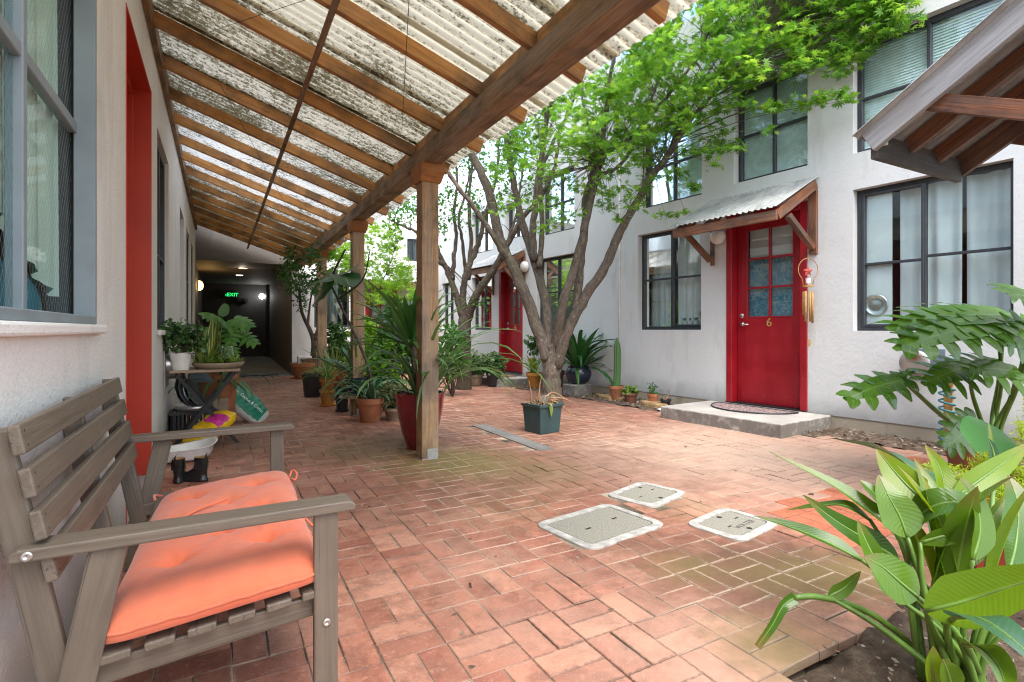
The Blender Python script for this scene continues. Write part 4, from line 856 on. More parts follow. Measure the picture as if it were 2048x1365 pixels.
p=G(486,846); Mx=Matrix.Translation(p+Vector((-.0,.10,.215)))@Matrix.Rotation(R(-8),4,'Z')@Matrix.Rotation(R(44),4,'Y')@Matrix.Rotation(R(28),4,'X')
t,vs,n,m=bag('potting_mix_bag','pale soil bag with green printed band leaning beyond the folding table','' and 0 or p,.31,.17,.075,Mx,'bag_white',5,crease=.08)
g=patch(t,vs,n,m,6,40,4,0,'bag_green','green_band',Mx,.004)
# lettering along the green band, facing the walkway
ax=(Mx.to_3x3()@Vector((1,0,0))).normalized(); nn=(Mx.to_3x3()@Vector((0,-.30,-.95))); nn=-nn if False else nn
zz=Vector((.25,-1,.55)); zz=(zz-ax*zz.dot(ax)).normalized(); yy=zz.cross(ax)
hit=max(vs,key=lambda v:(v-Mx.translation).dot(zz)-abs((v-Mx.translation).dot(ax))*.5); off=(hit-Mx.translation).dot(zz)
text_mesh('Palm, Cactus & Citrus',.046,.001,frameM(Mx.translation+zz*(off+.006)+ax*.02,ax,yy,zz),'printed_text',M['white'],g)
# ================================================================== POTS
def pot(par,c,r,h,mat,kind='rim',soil=True,nm='pot',n=28):
    c=Vector(c); mb=MB()
    if kind=='rim': pr=[(.001,0),(r*.66,0),(r*.70,.01),(r*.88,h*.76),(r*.89,h*.77),(r,h*.775),(r*1.01,h),(r*.90,h),(r*.86,h*.86),(.001,h*.86)]
    elif kind=='plain': pr=[(.001,0),(r*.74,0),(r*.76,.008),(r*.97,h*.95),(r*1.03,h*.955),(r*1.03,h),(r*.94,h),(r*.92,h*.86),(.001,h*.86)]
    elif kind=='belly': pr=[(.001,0),(r*.5,0),(r*.8,h*.18),(r*1.0,h*.5),(r*.97,h*.75),(r*.8,h*.93),(r*.86,h),(r*.78,h),(r*.74,h*.88),(.001,h*.88)]
    elif kind=='bowl': pr=[(.001,0),(r*.72,0),(r*.78,.01),(r*.98,h*.9),(r*1.0,h),(r*.92,h),(r*.9,h*.8),(.001,h*.8)]
    elif kind=='tall': pr=[(.001,0),(r*.50,0),(r*.55,.012),(r*.75,h*.30),(r*.90,h*.6),(r*.985,h*.88),(r*1.03,h*.95),(r*1.03,h),(r*.93,h),(r*.90,h*.9),(.001,h*.9)]
    mb.lathe([q for q in pr[:-2]],c,n,rib=.012 if kind=='plain' else 0,ribn=14); o=mb.build(nm,M[mat],par,smooth=True)
    e=o.modifiers.new('Edge','EDGE_SPLIT'); e.split_angle=R(35)
    if soil:
        mb=MB(); a,b=pr[-2][0],pr[-2][1]
        vs=[c+Vector((0,0,b+.008))]; k=18
        for rr in (.5,1.0): vs+=[c+Vector((a*rr*math.cos(2*math.pi*i/k),a*rr*math.sin(2*math.pi*i/k),b+random.uniform(-.006,.008))) for i in range(k)]
        mb.add(vs,[(0,1+i,1+(i+1)%k) for i in range(k)]+[(1+i,1+k+i,1+k+(i+1)%k,1+(i+1)%k) for i in range(k)]); mb.build('potting_soil',M['soil'],par)
    return o
def saucer(par,c,r,mat):
    mb=MB(); mb.lathe([(.001,0),(r*.85,0),(r,.022),(r*.95,.022),(r*.82,.008),(.001,.008)],c,26); mb.build('saucer',M[mat],par,smooth=True)
def frustum(par,c,w0,w1,h,mat,rim=.02,yaw=0,nm='pot'):
    c=Vector(c); mb=MB(); Rz=Matrix.Rotation(yaw,3,'Z')
    sec=[(w0,0),(w1*.97,h-rim*1.6),(w1*1.06,h-rim*1.6),(w1*1.08,h),(w1*.96,h),(w1*.9,h*.88)]
    vs=[c+Rz@Vector((sx*w/2,sy*w/2,z)) for w,z in sec for sx,sy in ((-1,-1),(1,-1),(1,1),(-1,1))]
    fs=[(3,2,1,0)]+[(i*4+k,i*4+(k+1)%4,(i+1)*4+(k+1)%4,(i+1)*4+k) for i in range(len(sec)-1) for k in range(4)]
    mb.add(vs,fs); o=mb.build(nm,M[mat],par,bevel=.006); mb=MB(); q=vs[-4:]; mb.quad(*q); mb.build('potting_soil',M['soil'],par); return o
# ================================================================== UTILITY COVERS AND DRAIN
def cover(P,label,marks,txt=None):
    c=Vector((sum(p[0] for p in P)/4,sum(p[1] for p in P)/4,0)); t=thing('utility_cover',label,'utility cover',tuple(c),'utility box covers set in the brick')
    ux=Vector((P[1][0]-P[0][0],P[1][1]-P[0][1],0)); uy=Vector((P[0][0]-P[3][0],P[0][1]-P[3][1],0)); lx,ly=ux.length,uy.length; ux.normalize(); uy=Vector((-ux.y,ux.x,0))
    def rr(w,h,r,z,n=6):
        out=[]
        for k,(sx,sy) in enumerate(((1,1),(-1,1),(-1,-1),(1,-1))):
            for i in range(n+1):
                a=R(90*k+90*i/n); out.append(c+ux*(sx*(w/2-r)+r*math.cos(a))+uy*(sy*(h/2-r)+r*math.sin(a))+Vector((0,0,z)))
        return out
    mb=MB(); A=[rr(lx,ly,.06,-.03),rr(lx,ly,.06,.0065),rr(lx-.006,ly-.006,.058,.009),rr(lx-.085,ly-.085,.035,.009),rr(lx-.089,ly-.089,.034,-.01)]; n=len(A[0])
    mb.add([v for r in A for v in r],[(i*n+k,i*n+(k+1)%n,(i+1)*n+(k+1)%n,(i+1)*n+k) for i in range(4) for k in range(n)]); mb.build('rim',M['lid_ring'],t)
    mb=MB(); r=rr(lx-.097,ly-.097,.03,.0075); q=rr(lx-.097,ly-.097,.03,-.02); mb.add(r+q,[tuple(range(n))]+[(k,n+k,n+(k+1)%n,(k+1)%n) for k in range(n)]); ld=mb.build('lid',M['lid'],t)
    for (a,b,l,w,rd) in marks:
        mb=MB(); o=c+ux*a*lx/2+uy*b*ly/2+Vector((0,0,.0085))
        if rd: mb.disc(o,rd,14)
        else: mb.boxo(o-ux*l/2-uy*w/2-Vector((0,0,.002)),ux*l,uy*w,Vector((0,0,.002)))
        mb.build('lift_slot',M['hole'],ld)
    if txt: text_mesh(txt,.05,.0006,frameM(c+ux*.03-uy*ly*.16+Vector((0,0,.0082)),ux,uy,(0,0,1)),'cast_lettering',M['taupe_paint'],ld)
cover(LIDS[0],'largest of the three speckled concrete utility covers, white rim','' or [(-.35,-.05,.035,.012,0),(.42,.05,.035,.012,0)])
cover(LIDS[1],'small concrete utility cover beyond the largest one, white rim',[(.35,.55,0,0,.012),(.45,.1,.03,.008,0),(-.42,-.05,.03,.006,0),(-.1,-.62,0,0,.014)])
cover(LIDS[2],'concrete utility cover lettered WATER, under the paddle leaf tip',[(.1,.55,0,0,.014),(.4,.15,.03,.008,0),(-.3,-.1,.03,.008,0),(-.05,-.58,0,0,.014)],'WATER')
t=thing('drain_grate','narrow dark slotted drain grate set in the brick near the green pot','drain',(2.39,4.42,0))
mb=MB(); mb.box(2.318,2.462,3.755,5.085,-.03,-.008); mb.build('channel',M['hole'],t)
mb=MB(); mb.box(2.318,2.334,3.755,5.085,-.008,.007); mb.box(2.446,2.462,3.755,5.085,-.008,.007)
y=3.76
while y<5.08: mb.box(2.334,2.446,y,y+.010,-.006,.0055); y+=.018
for x in (2.365,2.39,2.415): mb.box(x-.003,x+.003,3.755,5.085,-.006,.0048)
mb.build('grate',M['floor_concrete'],t)
# ================================================================== DOORSTEPS, MATS, LAMPS, VENTS
def step(label,s0,s1,out,h,sk=0):
    t=thing('door_step',label,'step',tuple(LR((s0+s1)/2,out/2,0)),'concrete steps at the red doors')
    mb=MB(); mb.boxo(LR(s0,.012,-.03),LR(s1,0,0)-LR(s0,0,0),LR(s0+sk,out,0)-LR(s0,.012,0),(0,0,h+.03)); mb.build('slab',M['concrete'],t,bevel=.012)
step('worn concrete step in front of red door 6',-.055,1.36,.93,.132); step('low concrete step in front of red door 5',5.1,6.6,.75,.13)
c=LR(.665,.40,.134); t=thing('door_mat','half round doormat with dark scroll pattern on the step of door 6','doormat',tuple(c))
mb=MB(); q=[]; 
for i in range(33):
    a=math.pi*i/32; q.append(LR(.665+.47*math.cos(a),.17+.45*math.sin(a),.143))
mb.add(q+[v-Vector((0,0,.009)) for v in q],[tuple(range(33))]+[(k,33+k,33+(k+1)%33,(k+1)%33) for k in range(33)])
t2=NT('scroll_mat'); Pp=t2.geo(); v=t2.vor(Pp,19,'Distance','DISTANCE_TO_EDGE'); w=t2.noise(Pp,26,3,.6,2.5); cc=t2.mix(t2.ramp(w,[(.47,0),(.5,1),(.55,1),(.58,0)]),(.50,.40,.36),(.10,.05,.06)); cc=t2.mix(t2.ramp(v,[(.05,1),(.09,0)]),cc,(.12,.06,.07)); t2.col(cc); t2.p(Roughness=1.)
mb.build('pile',t2.m,t)
mb=MB(); mb.tube(q+[q[0]],.008,6); mb.build('border',M['black_plastic'],t)
c=LR(5.75,.35,.132); t=thing('door_mat','plain tan coir doormat on the step of door 5','doormat',tuple(c)); mb=MB(); mb.boxo(LR(5.45,.12,.131),LR(6.05,.12,.131)-LR(5.45,.12,.131),LR(5.45,.55,.131)-LR(5.45,.12,.131),(0,0,.014)); mb.build('coir',M['mat_tan'],t)
c=Vector((.66,12.75,.02)); t=thing('floor_mat','dark floor mat at the mouth of the passage','doormat',tuple(c)); mb=MB(); mb.box(.15,1.15,12.6,13.2,.018,.034); mb.build('rubber',M['metal_dark'],t,bevel=.004)
def walllamp(label,L,s,z,r,mat,out=.02):
    t=thing('wall_lamp',label,'lamp',tuple(L(s,0,z))); n=L(0,1,0)-L(0,0,0); mb=MB(); mb.lathe([(r*.8,0),(r*.8,.02),(.001,.021)],L(s,.001,z),20,axis=n); mb.build('back_plate',M['metal_dark'],t)
    mb=MB(); mb.lathe([(r,.022),(r*1.02,.04),(r*.95,.075),(r*.7,.105),(r*.35,.118),(.001,.12)],L(s,.001,z),20,axis=n); mb.build('lamp_shade',M[mat] if isinstance(mat,str) else mat,t,smooth=True); return t
walllamp('round white lamp on the wall beside red door 5',LR,5.30,2.16,.10,'glass_white'); walllamp('round white lamp tucked under the hood of door 6',LR,1.24,2.13,.095,'glass_white')
warm=emit('warm_lamp_glow',(1,.55,.16),2.2); cool=emit('cool_lamp_glow',(1,.97,.9),3.)
def LPl(s,o,z): return Vector((-.43+o,s,z))
def LPb(s,o,z): return Vector((s,18.6-o,z))
t=walllamp('lit amber lamp on the passage side wall',LPl,14.3,2.02,.11,warm)
t=walllamp('lit white round lamp on the dark back wall of the passage',LPb,1.2,2.05,.085,cool)
for x,y,l,e in ((.48,13.6,'lit warm ceiling light nearer the mouth of the passage',warm),(.47,15.4,'lit white ceiling light deeper in the passage',cool)):
    t=thing('ceiling_light',l,'ceiling light',(x,y,2.4)); mb=MB(); mb.lathe([(.10,0),(.10,-.012),(.08,-.014)],(x,y,2.408),20); mb.build('trim_ring',M['white'],t); mb=MB(); mb.lathe([(.079,-.013),(.001,-.016)],(x,y,2.408),20); mb.build('lens',e,t)
def lamp(name,loc,c,pw,r=.05):
    l=bpy.data.lights.new(name,'POINT'); l.color=c; l.energy=pw; l.shadow_soft_size=r; o=bpy.data.objects.new(name,l); COL.objects.link(o); o.location=loc
lamp('amber_lamp_light',(-.18,14.3,2.02),(1,.6,.2),1.5); lamp('white_lamp_light',(1.0,18.25,2.05),(1,.96,.9),1.3); lamp('ceiling_lamp_light',(.48,13.6,2.33),(1,.85,.65),.6)
t=thing('exit_sign','small dark box sign with glowing green EXIT lettering and arrow','sign',(.3,18.55,2.05))
mb=MB(); c=onY(462,590,18.50); mb.box(c.x-.2,c.x+.2,18.50,18.59,c.z-.1,c.z+.1); mb.build('housing',M['metal_dark'],t,bevel=.006)
text_mesh('‹EXIT',.15,.002,frameM((c.x+.02,18.496,c.z),(1,0,0),(0,0,1),(0,-1,0)),'lettering',emit('exit_green',(.02,1,.2),.55),t)
t=thing('emergency_light','small black emergency light unit beside the EXIT sign','lamp',tuple(onY(485,600,18.5))); c=onY(485,600,18.5); mb=MB(); mb.box(c.x-.14,c.x+.14,18.5,18.59,c.z-.07,c.z+.04)
for s in (-1,1): mb.lathe([(.05,0),(.06,.05),(.001,.05)],(c.x+s*.09,18.5,c.z-.02),12,axis=(0,-1,.2))
mb.build('housing',M['metal_dark'],t)
t=thing('wall_vent','round spun metal vent hood on a slate blue plate below the near window','vent',tuple(LR(-.82,0,.70)))
mb=MB(); lbox(mb,LR,-.99,-.70,.001,.016,.60,.83); mb.build('plate',M['slate'],t)
mb=MB(); n=RN; o=LR(-.80,.016,.705); mb.lathe([(.09,0),(.09,.06),(.115,.075),(.118,.095)],o,28,axis=n); mb.build('collar',M['slate'],t,smooth=True)
mb=MB(); mb.lathe([(.118,.095),(.112,.108),(.07,.116),(.03,.112),(.001,.110)],o,28,axis=n); q=NT('rusty_vent_cap'); Pq=q.geo(); cc=q.mix(q.blob(tuple(LR(-.80,.13,.775)),.05,.6,30,.5),(.40,.37,.34),(.20,.09,.04)); q.col(cc); q.p(Roughness=.35,Metallic=.55); mb.build('cap',q.m,t,smooth=True)
t=thing('dryer_vent','pale metal wall vent with round hood on the left wall behind the folding table','vent',(-.41,5.62,.66))
mb=MB(); lbox(mb,LL,5.42,5.80,.001,.012,.50,.88); mb.build('plate',M['galv'],t)
mb=MB(); mb.lathe([(.125,0),(.125,.09),(.12,.10),(.001,.10)],(-.398,5.62,.69),26,axis=(1,0,0)); mb.build('hood',M['aluminium'],t,smooth=True)
mb=MB(); mb.lathe([(.13,0),(.13,.012),(.001,.012)],(-.255,5.62,.69),24,axis=(1,0,0)); mb.build('deflector',M['white'],t,smooth=True); 
mb=MB()
for dy,dz in ((-.09,.07),(.09,.07),(0,-.1)): mb.tube([(-.30,5.62+dy,.69+dz),(-.25,5.62+dy,.69+dz)],.005,6)
mb.build('stand_offs',M['steel'],t)
# wind chime hanging from the hood brace
o=LR(.118,.13,0); t=thing('wind_chime','bamboo wind chime with a red star under a wire loop beside door 6','wind chime',tuple(LR(.118,.13,1.75)))
def W(x,y,z): return o+Vector((x,y,z))
mb=MB(); q=[]; U=Vector((.0,1,0)).lerp(Vector((.7,-.7,0)),.5).normalized(); U=Vector((C0 if False else CS,-SN,0))
for i in range(25):
    a=R(-50)+R(280)*i/24; q.append(o+U*(.10*math.cos(a))+Vector((0,0,1.62+.115*math.sin(a))))
q=[o+U*.045+Vector((0,0,1.45))]+q+[o-U*.045+Vector((0,0,1.45))]; mb.tube(q,.004,6); mb.build('wire_loop',M['bamboo'],t,smooth=True)
mb=MB(); mb.tube([W(0,0,1.735),W(0,0,1.83)],.0015,4); mb.tube([W(0,0,1.735),W(0,0,1.66)],.0015,4); mb.build('cord',M['rope'],t)
mb=MB(); vs=[]; cc=W(0,0,1.60)
for i in range(10):
    a=math.pi*i/5+math.pi/2; r=.055 if i%2==0 else .026; vs.append(cc+U*r*math.cos(a)+Vector((0,0,r*math.sin(a))))
f=U.cross(Vector((0,0,1)))*.018; mb.add(vs+[cc+f,cc-f],[(i,(i+1)%10,10) for i in range(10)]+[((i+1)%10,i,11) for i in range(10)]); mb.build('star',M['red_plastic'],t)
mb=MB(); mb.lathe([(.001,0),(.022,0),(.024,.055),(.001,.055)],W(0,0,1.475),12); mb.build('cup',M['white'],t)
mb=MB(); mb.lathe([(.001,0),(.052,0),(.052,.018),(.001,.018)],W(0,0,1.44),20); mb.build('top_disc',M['bamboo'],t)
for k in range(6):
    a=k*math.pi/3; L_=random.uniform(.20,.32); z=1.40-random.uniform(0,.02); mb=MB(); mb.tube([W(.04*math.cos(a),.04*math.sin(a),z),W(.04*math.cos(a),.04*math.sin(a),z-L_)],.0115,8); mb.build('chime_tube',M['bamboo'],t,smooth=True)
mb=MB(); mb.tube([W(0,0,1.44),W(0,0,.9)],.0015,4); mb.build('cord',M['rope'],t); mb=MB(); mb.boxo(W(-.018,-.018,.83),(.036,0,0),(0,.005,0),(0,0,.075)); mb.build('wind_catcher',M['bamboo'],t)
# ledge pots inside the window of door 6
for k,(s,h) in enumerate(((1.60,.16),(1.71,.07),(1.80,.05),(1.89,.06))):
    lab=['white ledge pot with the tallest leafy plant inside the window','small white ledge pot with a stubby plant beside the tall one','tiny white ledge pot with a bare sprig inside the window','white ledge pot with spiky succulent nearest the window mullion'][k]
    b=LR(s,-.165,1.045); t=thing('ledge_pot',lab,'plant pot',tuple(b),'white pots on the window ledge'); pot(t,b,.038,.075,'white','plain',False,n=14)
    mb=MB()
    for q in range(14): mb.strap(b+Vector((0,0,.07)),random.uniform(0,6.28),h*random.uniform(.6,1.1),.018,random.uniform(50,88),random.uniform(10,50))
    mb.build('foliage',M['yucca'],t,smooth=True)
t=thing('window_shelf','narrow white ledge carrying the little pots inside the window','shelf',tuple(LR(1.76,-.165,1.03))); mb=MB(); lbox(mb,LR,1.53,2.0,-.21,-.143,1.03,1.044); mb.build('board',M['white'],t)
# white sheet and stones along the wall bed
c=G(1338,826); t=thing('plastic_sheet','crumpled pale plastic sheet on the bricks beside the step of door 6','plastic sheet',tuple(c)); mb=MB(); n=9; vs=[]
for i in range(n+1):
    for j in range(n+1):
        u,v=i/n-.5,j/n-.5; vs.append(c+Vector((u*.16+v*.04,v*.40+u*.08,.012+.03*abs(math.sin(u*7+v*3)*math.cos(v*9)))))
mb.add(vs,[(i*(n+1)+j,(i+1)*(n+1)+j,(i+1)*(n+1)+j+1,i*(n+1)+j+1) for i in range(n) for j in range(n)]); mb.build('sheet',M['curtain'],t,smooth=True)
def stone(label,px,py,l,w,h,yaw,nm='flat_stone',mat='rock'):
    c=G(px,py); t=thing(nm,label,'stone',tuple(c)); mb=MB(); n=14; q=[]; rnd=random.Random(px); rr=[rnd.uniform(.8,1.15) for _ in range(n)]
    for z,f in ((-.01,1.),(h*.7,1.0),(h,.9)):
        q+=[c+Matrix.Rotation(yaw,3,'Z')@Vector((l*rr[k]*f*math.cos(2*math.pi*k/n),w*rr[k]*f*math.sin(2*math.pi*k/n),z+ (rnd.uniform(-.006,.006) if z>0 else 0))) for k in range(n)]
    mb.add(q,[(i*n+k,i*n+(k+1)%n,(i+1)*n+(k+1)%n,(i+1)*n+k) for i in range(2) for k in range(n)]+[tuple(range(2*n,3*n))]); mb.build('rock',M[mat],t,bevel=.006)
stone('long flat ochre stone at the foot of the wall bed below the strap leaf plant',1218,798,.10,.32,.05,R(-5)); stone('flat ochre stone edging the bed in front of the small terracotta pots',1312,816,.09,.26,.07,R(-3))
# ================================================================== PLANT HELPERS
def rnd_rot(up_bias,n,rng):
    """n rotation matrices whose local z leans up by up_bias"""
    z=rng.normal(size=(n,3))*(1-up_bias)+np.array([0,0,1.])*up_bias*1.6; z/=np.linalg.norm(z,axis=1)[:,None]
    a=rng.normal(size=(n,3)); x=np.cross(a,z); x/=np.linalg.norm(x,axis=1)[:,None]; y=np.cross(z,x)
    return np.stack([x,y,z],axis=2)
def tmpl_maple(l=7):
    V=[(0,0,0)]; F=[]; LCs=[(0,0,0)]
    for a,r in zip((-115,-72,-36,0,36,72,115),(.55,.8,.95,1.,.95,.8,.55)):
        a=R(a); d=np.array([math.sin(a),math.cos(a)]); s=np.array([d[1],-d[0]]); w=.13*r; b=len(V)
        V+=[(*(d*r*.42+s*w),-.03),(*(d*r),-.16*r),(*(d*r*.42-s*w),-.03)]; LCs+=[(.4,.5,0),(1,0,0),(.4,-.5,0)]; F.append((0,b,b+1,b+2))
    return np.array(V),F,np.array(LCs)
def tmpl_oval(w=.32,fold=.08,droop=.1):
    V=[(0,0,0),(w*.8,.3,fold),(w,.6,fold),(0,1,-droop),(-w,.6,fold),(-w*.8,.3,fold),(0,.5,0)]
    return np.array(V),[(0,1,2,6),(6,2,3),(6,3,4),(0,6,4,5)],np.array([(0,0,0),(.3,1,0),(.6,1,0),(1,0,0),(.6,-1,0),(.3,-1,0),(.5,0,0)])
def cloud(name,P,size,tmpl,mat,par,up=.5,seed=1,var=.3):
    """one mesh of many leaf-sized faces at points P"""
    rng=np.random.default_rng(seed); P=np.asarray(P,dtype=float).reshape(-1,3); n=len(P); V,Fc,Lc=tmpl
    Rm=rnd_rot(up,n,rng); s=size*(1+var*(rng.random(n)*2-1))
    W=np.einsum('nij,vj->nvi',Rm,V)*s[:,None,None]+P[:,None,:]
    mb=MB(); nv=len(V); mb.v=[tuple(x) for x in W.reshape(-1,3)]; q=rng.random(n)*30; L3=np.repeat(Lc[None],n,0).copy(); L3[:,:,2]=q[:,None]; mb.lc=[tuple(x) for x in L3.reshape(-1,3)]
    mb.f=[tuple(b*nv+i for i in f) for b in range(n) for f in Fc]; mb.mi=[0]*len(mb.f)
    return mb.build(name,M[mat],par)
MAPLE=tmpl_maple(); OVAL=tmpl_oval(); NARROW=tmpl_oval(.17,.05,.15); ROUND=tmpl_oval(.42,.12,.05); NEEDLE=(np.array([(-.08,0,0),(.08,0,0),(0,1,0)]),[(0,1,2)],np.array([(0,0,0),(0,0,0),(1,0,0)]))
def ball(c,r,n,seed,flat=1.,shell=.3):
    rng=np.random.default_rng(seed); d=rng.normal(size=(n,3)); d/=np.linalg.norm(d,axis=1)[:,None]; k=(shell+(1-shell)*rng.random(n))[:,None]
    p=d*k*r; p[:,2]*=flat; return p+np.array(c)
def stems(name,par,mat,c,tops,r=.006,bend=.05):
    mb=MB()
    for q in tops:
        q=Vector(q); c_=Vector(c); m=(c_+q)/2+Vector((random.uniform(-bend,bend),random.uniform(-bend,bend),0)); mb.tube(smooth([c_,m,q],7),[r*(1-.6*k/6) for k in range(7)],6)
    return mb.build(name,M[mat],par,smooth=True)
def potted(name,label,cat,c,r,h,mat,kind='rim',group='potted plants along the walkway',sauc=None,pz=0):
    t=thing(name,label,cat,tuple(c),group); c=Vector(c)
    z=.02 if sauc else 0
    if sauc: saucer(t,c,r*1.02,sauc)
    pot(t,c+Vector((0,0,z)),r,h,mat,kind); return t,c+Vector((0,0,z+h*.88))
def straps(t,top,n,L,w,mat,el=(55,88),el1=(-30,30),r0=.03,name='foliage',fold=.3,seed=0,lv=.3,pw=1.3):
    rd=random.Random(seed); mb=MB(); st=random.getstate(); random.seed(seed)
    for k in range(n):
        a=rd.uniform(0,6.283); b=Vector(top)+Vector((math.cos(a)*r0*rd.random(),math.sin(a)*r0*rd.random(),0))
        mb.strap(b,a,L*(1+lv*rd.uniform(-1,1)),w*rd.uniform(.75,1.2),rd.uniform(*el),rd.uniform(*el1),fold,side=rd.uniform(-.4,.4),pw=pw)
    random.setstate(st); return mb.build(name,M[mat],t,smooth=True)
# ================================================================== POTS BY THE POSTS
c=G(843,908); c=Vector((1.50,4.36,0)); t,top=potted('tall_potted_plant','tall oxblood glazed planter with flax and yucca leaves behind the nearest post','potted plant',c,.205,.47,'red_glaze','tall')
mb=MB(); cane=[top,top+Vector((-.03,.02,.22)),top+Vector((-.06,.03,.45))]; mb.tube(cane,[.035,.03,.028],8); mb.build('cane',M['bark_dark'],t,smooth=True)
straps(t,top+Vector((-.06,.03,.45)),64,.62,.048,'yucca',(10,88),(-45,55),.03,'yucca_leaves',.35,11)
straps(t,top+Vector((-.02,.0,.20)),18,.55,.05,'yucca',(5,60),(-50,20),.03,'yucca_leaves',.35,12)
straps(t,top+Vector((.02,-.02,0)),40,.95,.028,'flax',(45,85),(-85,10),.12,'flax_leaves',.3,13,pw=1.5)
straps(t,top+Vector((.14,-.04,0)),9,1.05,.030,'flax',(60,80),(-88,-60),.05,'arching_leaves',.3,15,pw=1.2)
mb=MB()
for az,l,e in ((R(150),.30,25),(R(20),.34,40),(R(-20),.28,35)): mb.strap(top+Vector((0,0,.02)),az,l,.10,e,-15,.15)
mb.build('broad_leaves',M['strel_lime'],t,smooth=True)
c=G(740,842); t,top=potted('spider_plant','grey green arching plant in ochre terracotta pot with saucer left of the red planter','potted plant',c,.115,.22,'yellow_glaze','rim',sauc='yellow_glaze'); straps(t,top,34,.55,.032,'agave',(30,85),(-85,-20),.05,'foliage',.35,21)
c=G(684,823); t,top=potted('nursery_pot_plant','thin stems in a black nursery pot with a small white price label','potted plant',c,.085,.27,'black_plastic','plain',sauc='black_plastic'); straps(t,top,9,.55,.012,'flax',(60,85),(-10,60),.03,'foliage',.3,22)
mb=MB(); mb.boxo(c+Vector((-.045,-.086,.17)),(.045,-.003,0),(0,.003,0),(0,0,.045)); mb.build('price_label',M['white'],t)
c=G(655,812); t,top=potted('spider_plant','spider plant with striped leaves in two stacked ochre pots','potted plant',c,.105,.20,'yellow_glaze','rim',sauc='yellow_glaze'); pot(t,c+Vector((0,0,.17)),.10,.19,'yellow_glaze','rim'); straps(t,c+Vector((0,0,.34)),40,.42,.014,'spider',(30,85),(-85,-30),.03,'foliage',.3,23)
c=G(627,794); t,top=potted('potted_stub','black plastic pot with short cut stems at the head of the pot row','potted plant',c,.17,.35,'black_plastic','plain'); stems('stem',t,'twig',top,[top+Vector((-.08,.02,.16)),top+Vector((.05,0,.12)),top+Vector((.01,.05,.2))])
c=G(668,800); t,top=potted('stacked_pot_plant','red plastic bowl on a terracotta pot, holding broken terracotta and sprigs','potted plant',c,.13,.30,'old_terra','rim'); pot(t,c+Vector((0,0,.29)),.2,.13,'red_plastic','bowl',nm='bowl')
mb=MB(); q=c+Vector((.0,-.03,.42)); mb.lathe([(.05,0),(.075,.13),(.068,.13),(.045,0)],q,14,axis=(.9,.2,.5)); mb.build('broken_pot',M['terracotta'],t)
straps(t,c+Vector((0,0,.40)),16,.38,.022,'snake',(60,88),(20,80),.1,'foliage',.3,24)
# dark pot raised on a small stand
c=G(714,830); t=thing('plant_stand','low worn wooden stand carrying the dark ribbed pot beside the middle post','plant stand',tuple(c)); mb=MB(); mb.lathe([(.001,.20),(.15,.20),(.155,.235),(.001,.235)],c,8); mb.build('stand_top',M['plank'],t)
for k in range(4):
    a=k*math.pi/2+.5; mb=MB(); mb.beam(c+Vector((.11*math.cos(a),.11*math.sin(a),0)),c+Vector((.08*math.cos(a),.08*math.sin(a),.2)),.025,.025); mb.build('leg',M['plank'],t)
c2=c+Vector((0,0,.235)); t,top=potted('agave_pot','dark ribbed pot with long blue green blades on the low stand','potted plant',c2,.135,.21,'navy_pot','plain'); straps(t,top,9,.62,.06,'agave',(20,75),(-10,40),.03,'foliage',.35,25); straps(t,top,12,.42,.035,'snake',(70,89),(60,89),.06,'snake_leaves',.2,26)
c=G(608,757); t,top=potted('potted_plant','terracotta pot holding a white block against the far wall corner','potted plant',c,.27,.30,'terracotta','rim',sauc='terracotta'); mb=MB(); mb.box(c.x-.12,c.x+.14,c.y-.1,c.y+.1,.3,.46); mb.build('white_block',M['white'],t,bevel=.01)
c=Vector((1.72,11.75,0)); t=thing('wooden_planter','weathered square wooden planter with slim small leaved tree by the passage','planter',tuple(c),'potted plants along the walkway'); frustum(t,c,.42,.46,.42,'post')
mb=MB(); b=c+Vector((0,0,.38)); LIMB=[[b,b+Vector((.02,0,.35)),b+Vector((-.05,0,.6)),b+Vector((-.22,0,1.0)),b+Vector((-.28,-.1,1.5))],[b+Vector((.02,0,.4)),b+Vector((.12,0,.7)),b+Vector((.10,0,1.2)),b+Vector((.2,0,1.7))],[b+Vector((-.1,0,.7)),b+Vector((-.05,.1,1.1)),b+Vector((.0,-.1,1.6))],[b+Vector((.08,0,.5)),b+Vector((.24,-.1,.75))]]
for l,r in zip(LIMB,(.06,.05,.03,.03)): q=smooth(l,12); mb.tube(q,[r*(1-.6*k/11) for k in range(12)],8)
mb.build('trunk',M['bark_dark'],t,smooth=True)
Pn=np.concatenate([ball(b+Vector(v),r,n,s,.9) for v,r,n,s in (((-.3,-.05,1.5),.3,190,31),((.1,0,1.55),.3,150,32),((-.2,-.1,1.15),.2,50,33),((-.5,-.2,1.8),.28,120,34))]); cloud('crown',Pn,.10,NARROW,'ficus',t,.1,35)
# fern-like climber hanging from the pergola end
c=onX(590,520,1.3); t=thing('hanging_vine','dark hanging vine draped from the far end of the pergola','vine',tuple(c)); Pn=[]
for k in range(26):
    q=onX(random.uniform(555,640),random.uniform(498,530),1.25)+Vector((random.uniform(-.25,.2),random.uniform(-.3,.3),.1)); L_=random.uniform(.15,.8)
    for i in range(int(L_*60)): Pn.append(q-Vector((random.uniform(-.03,.03),random.uniform(-.03,.03),L_*random.random())))
cloud('foliage',Pn,.085,NARROW,'ficus',t,-.2,36)
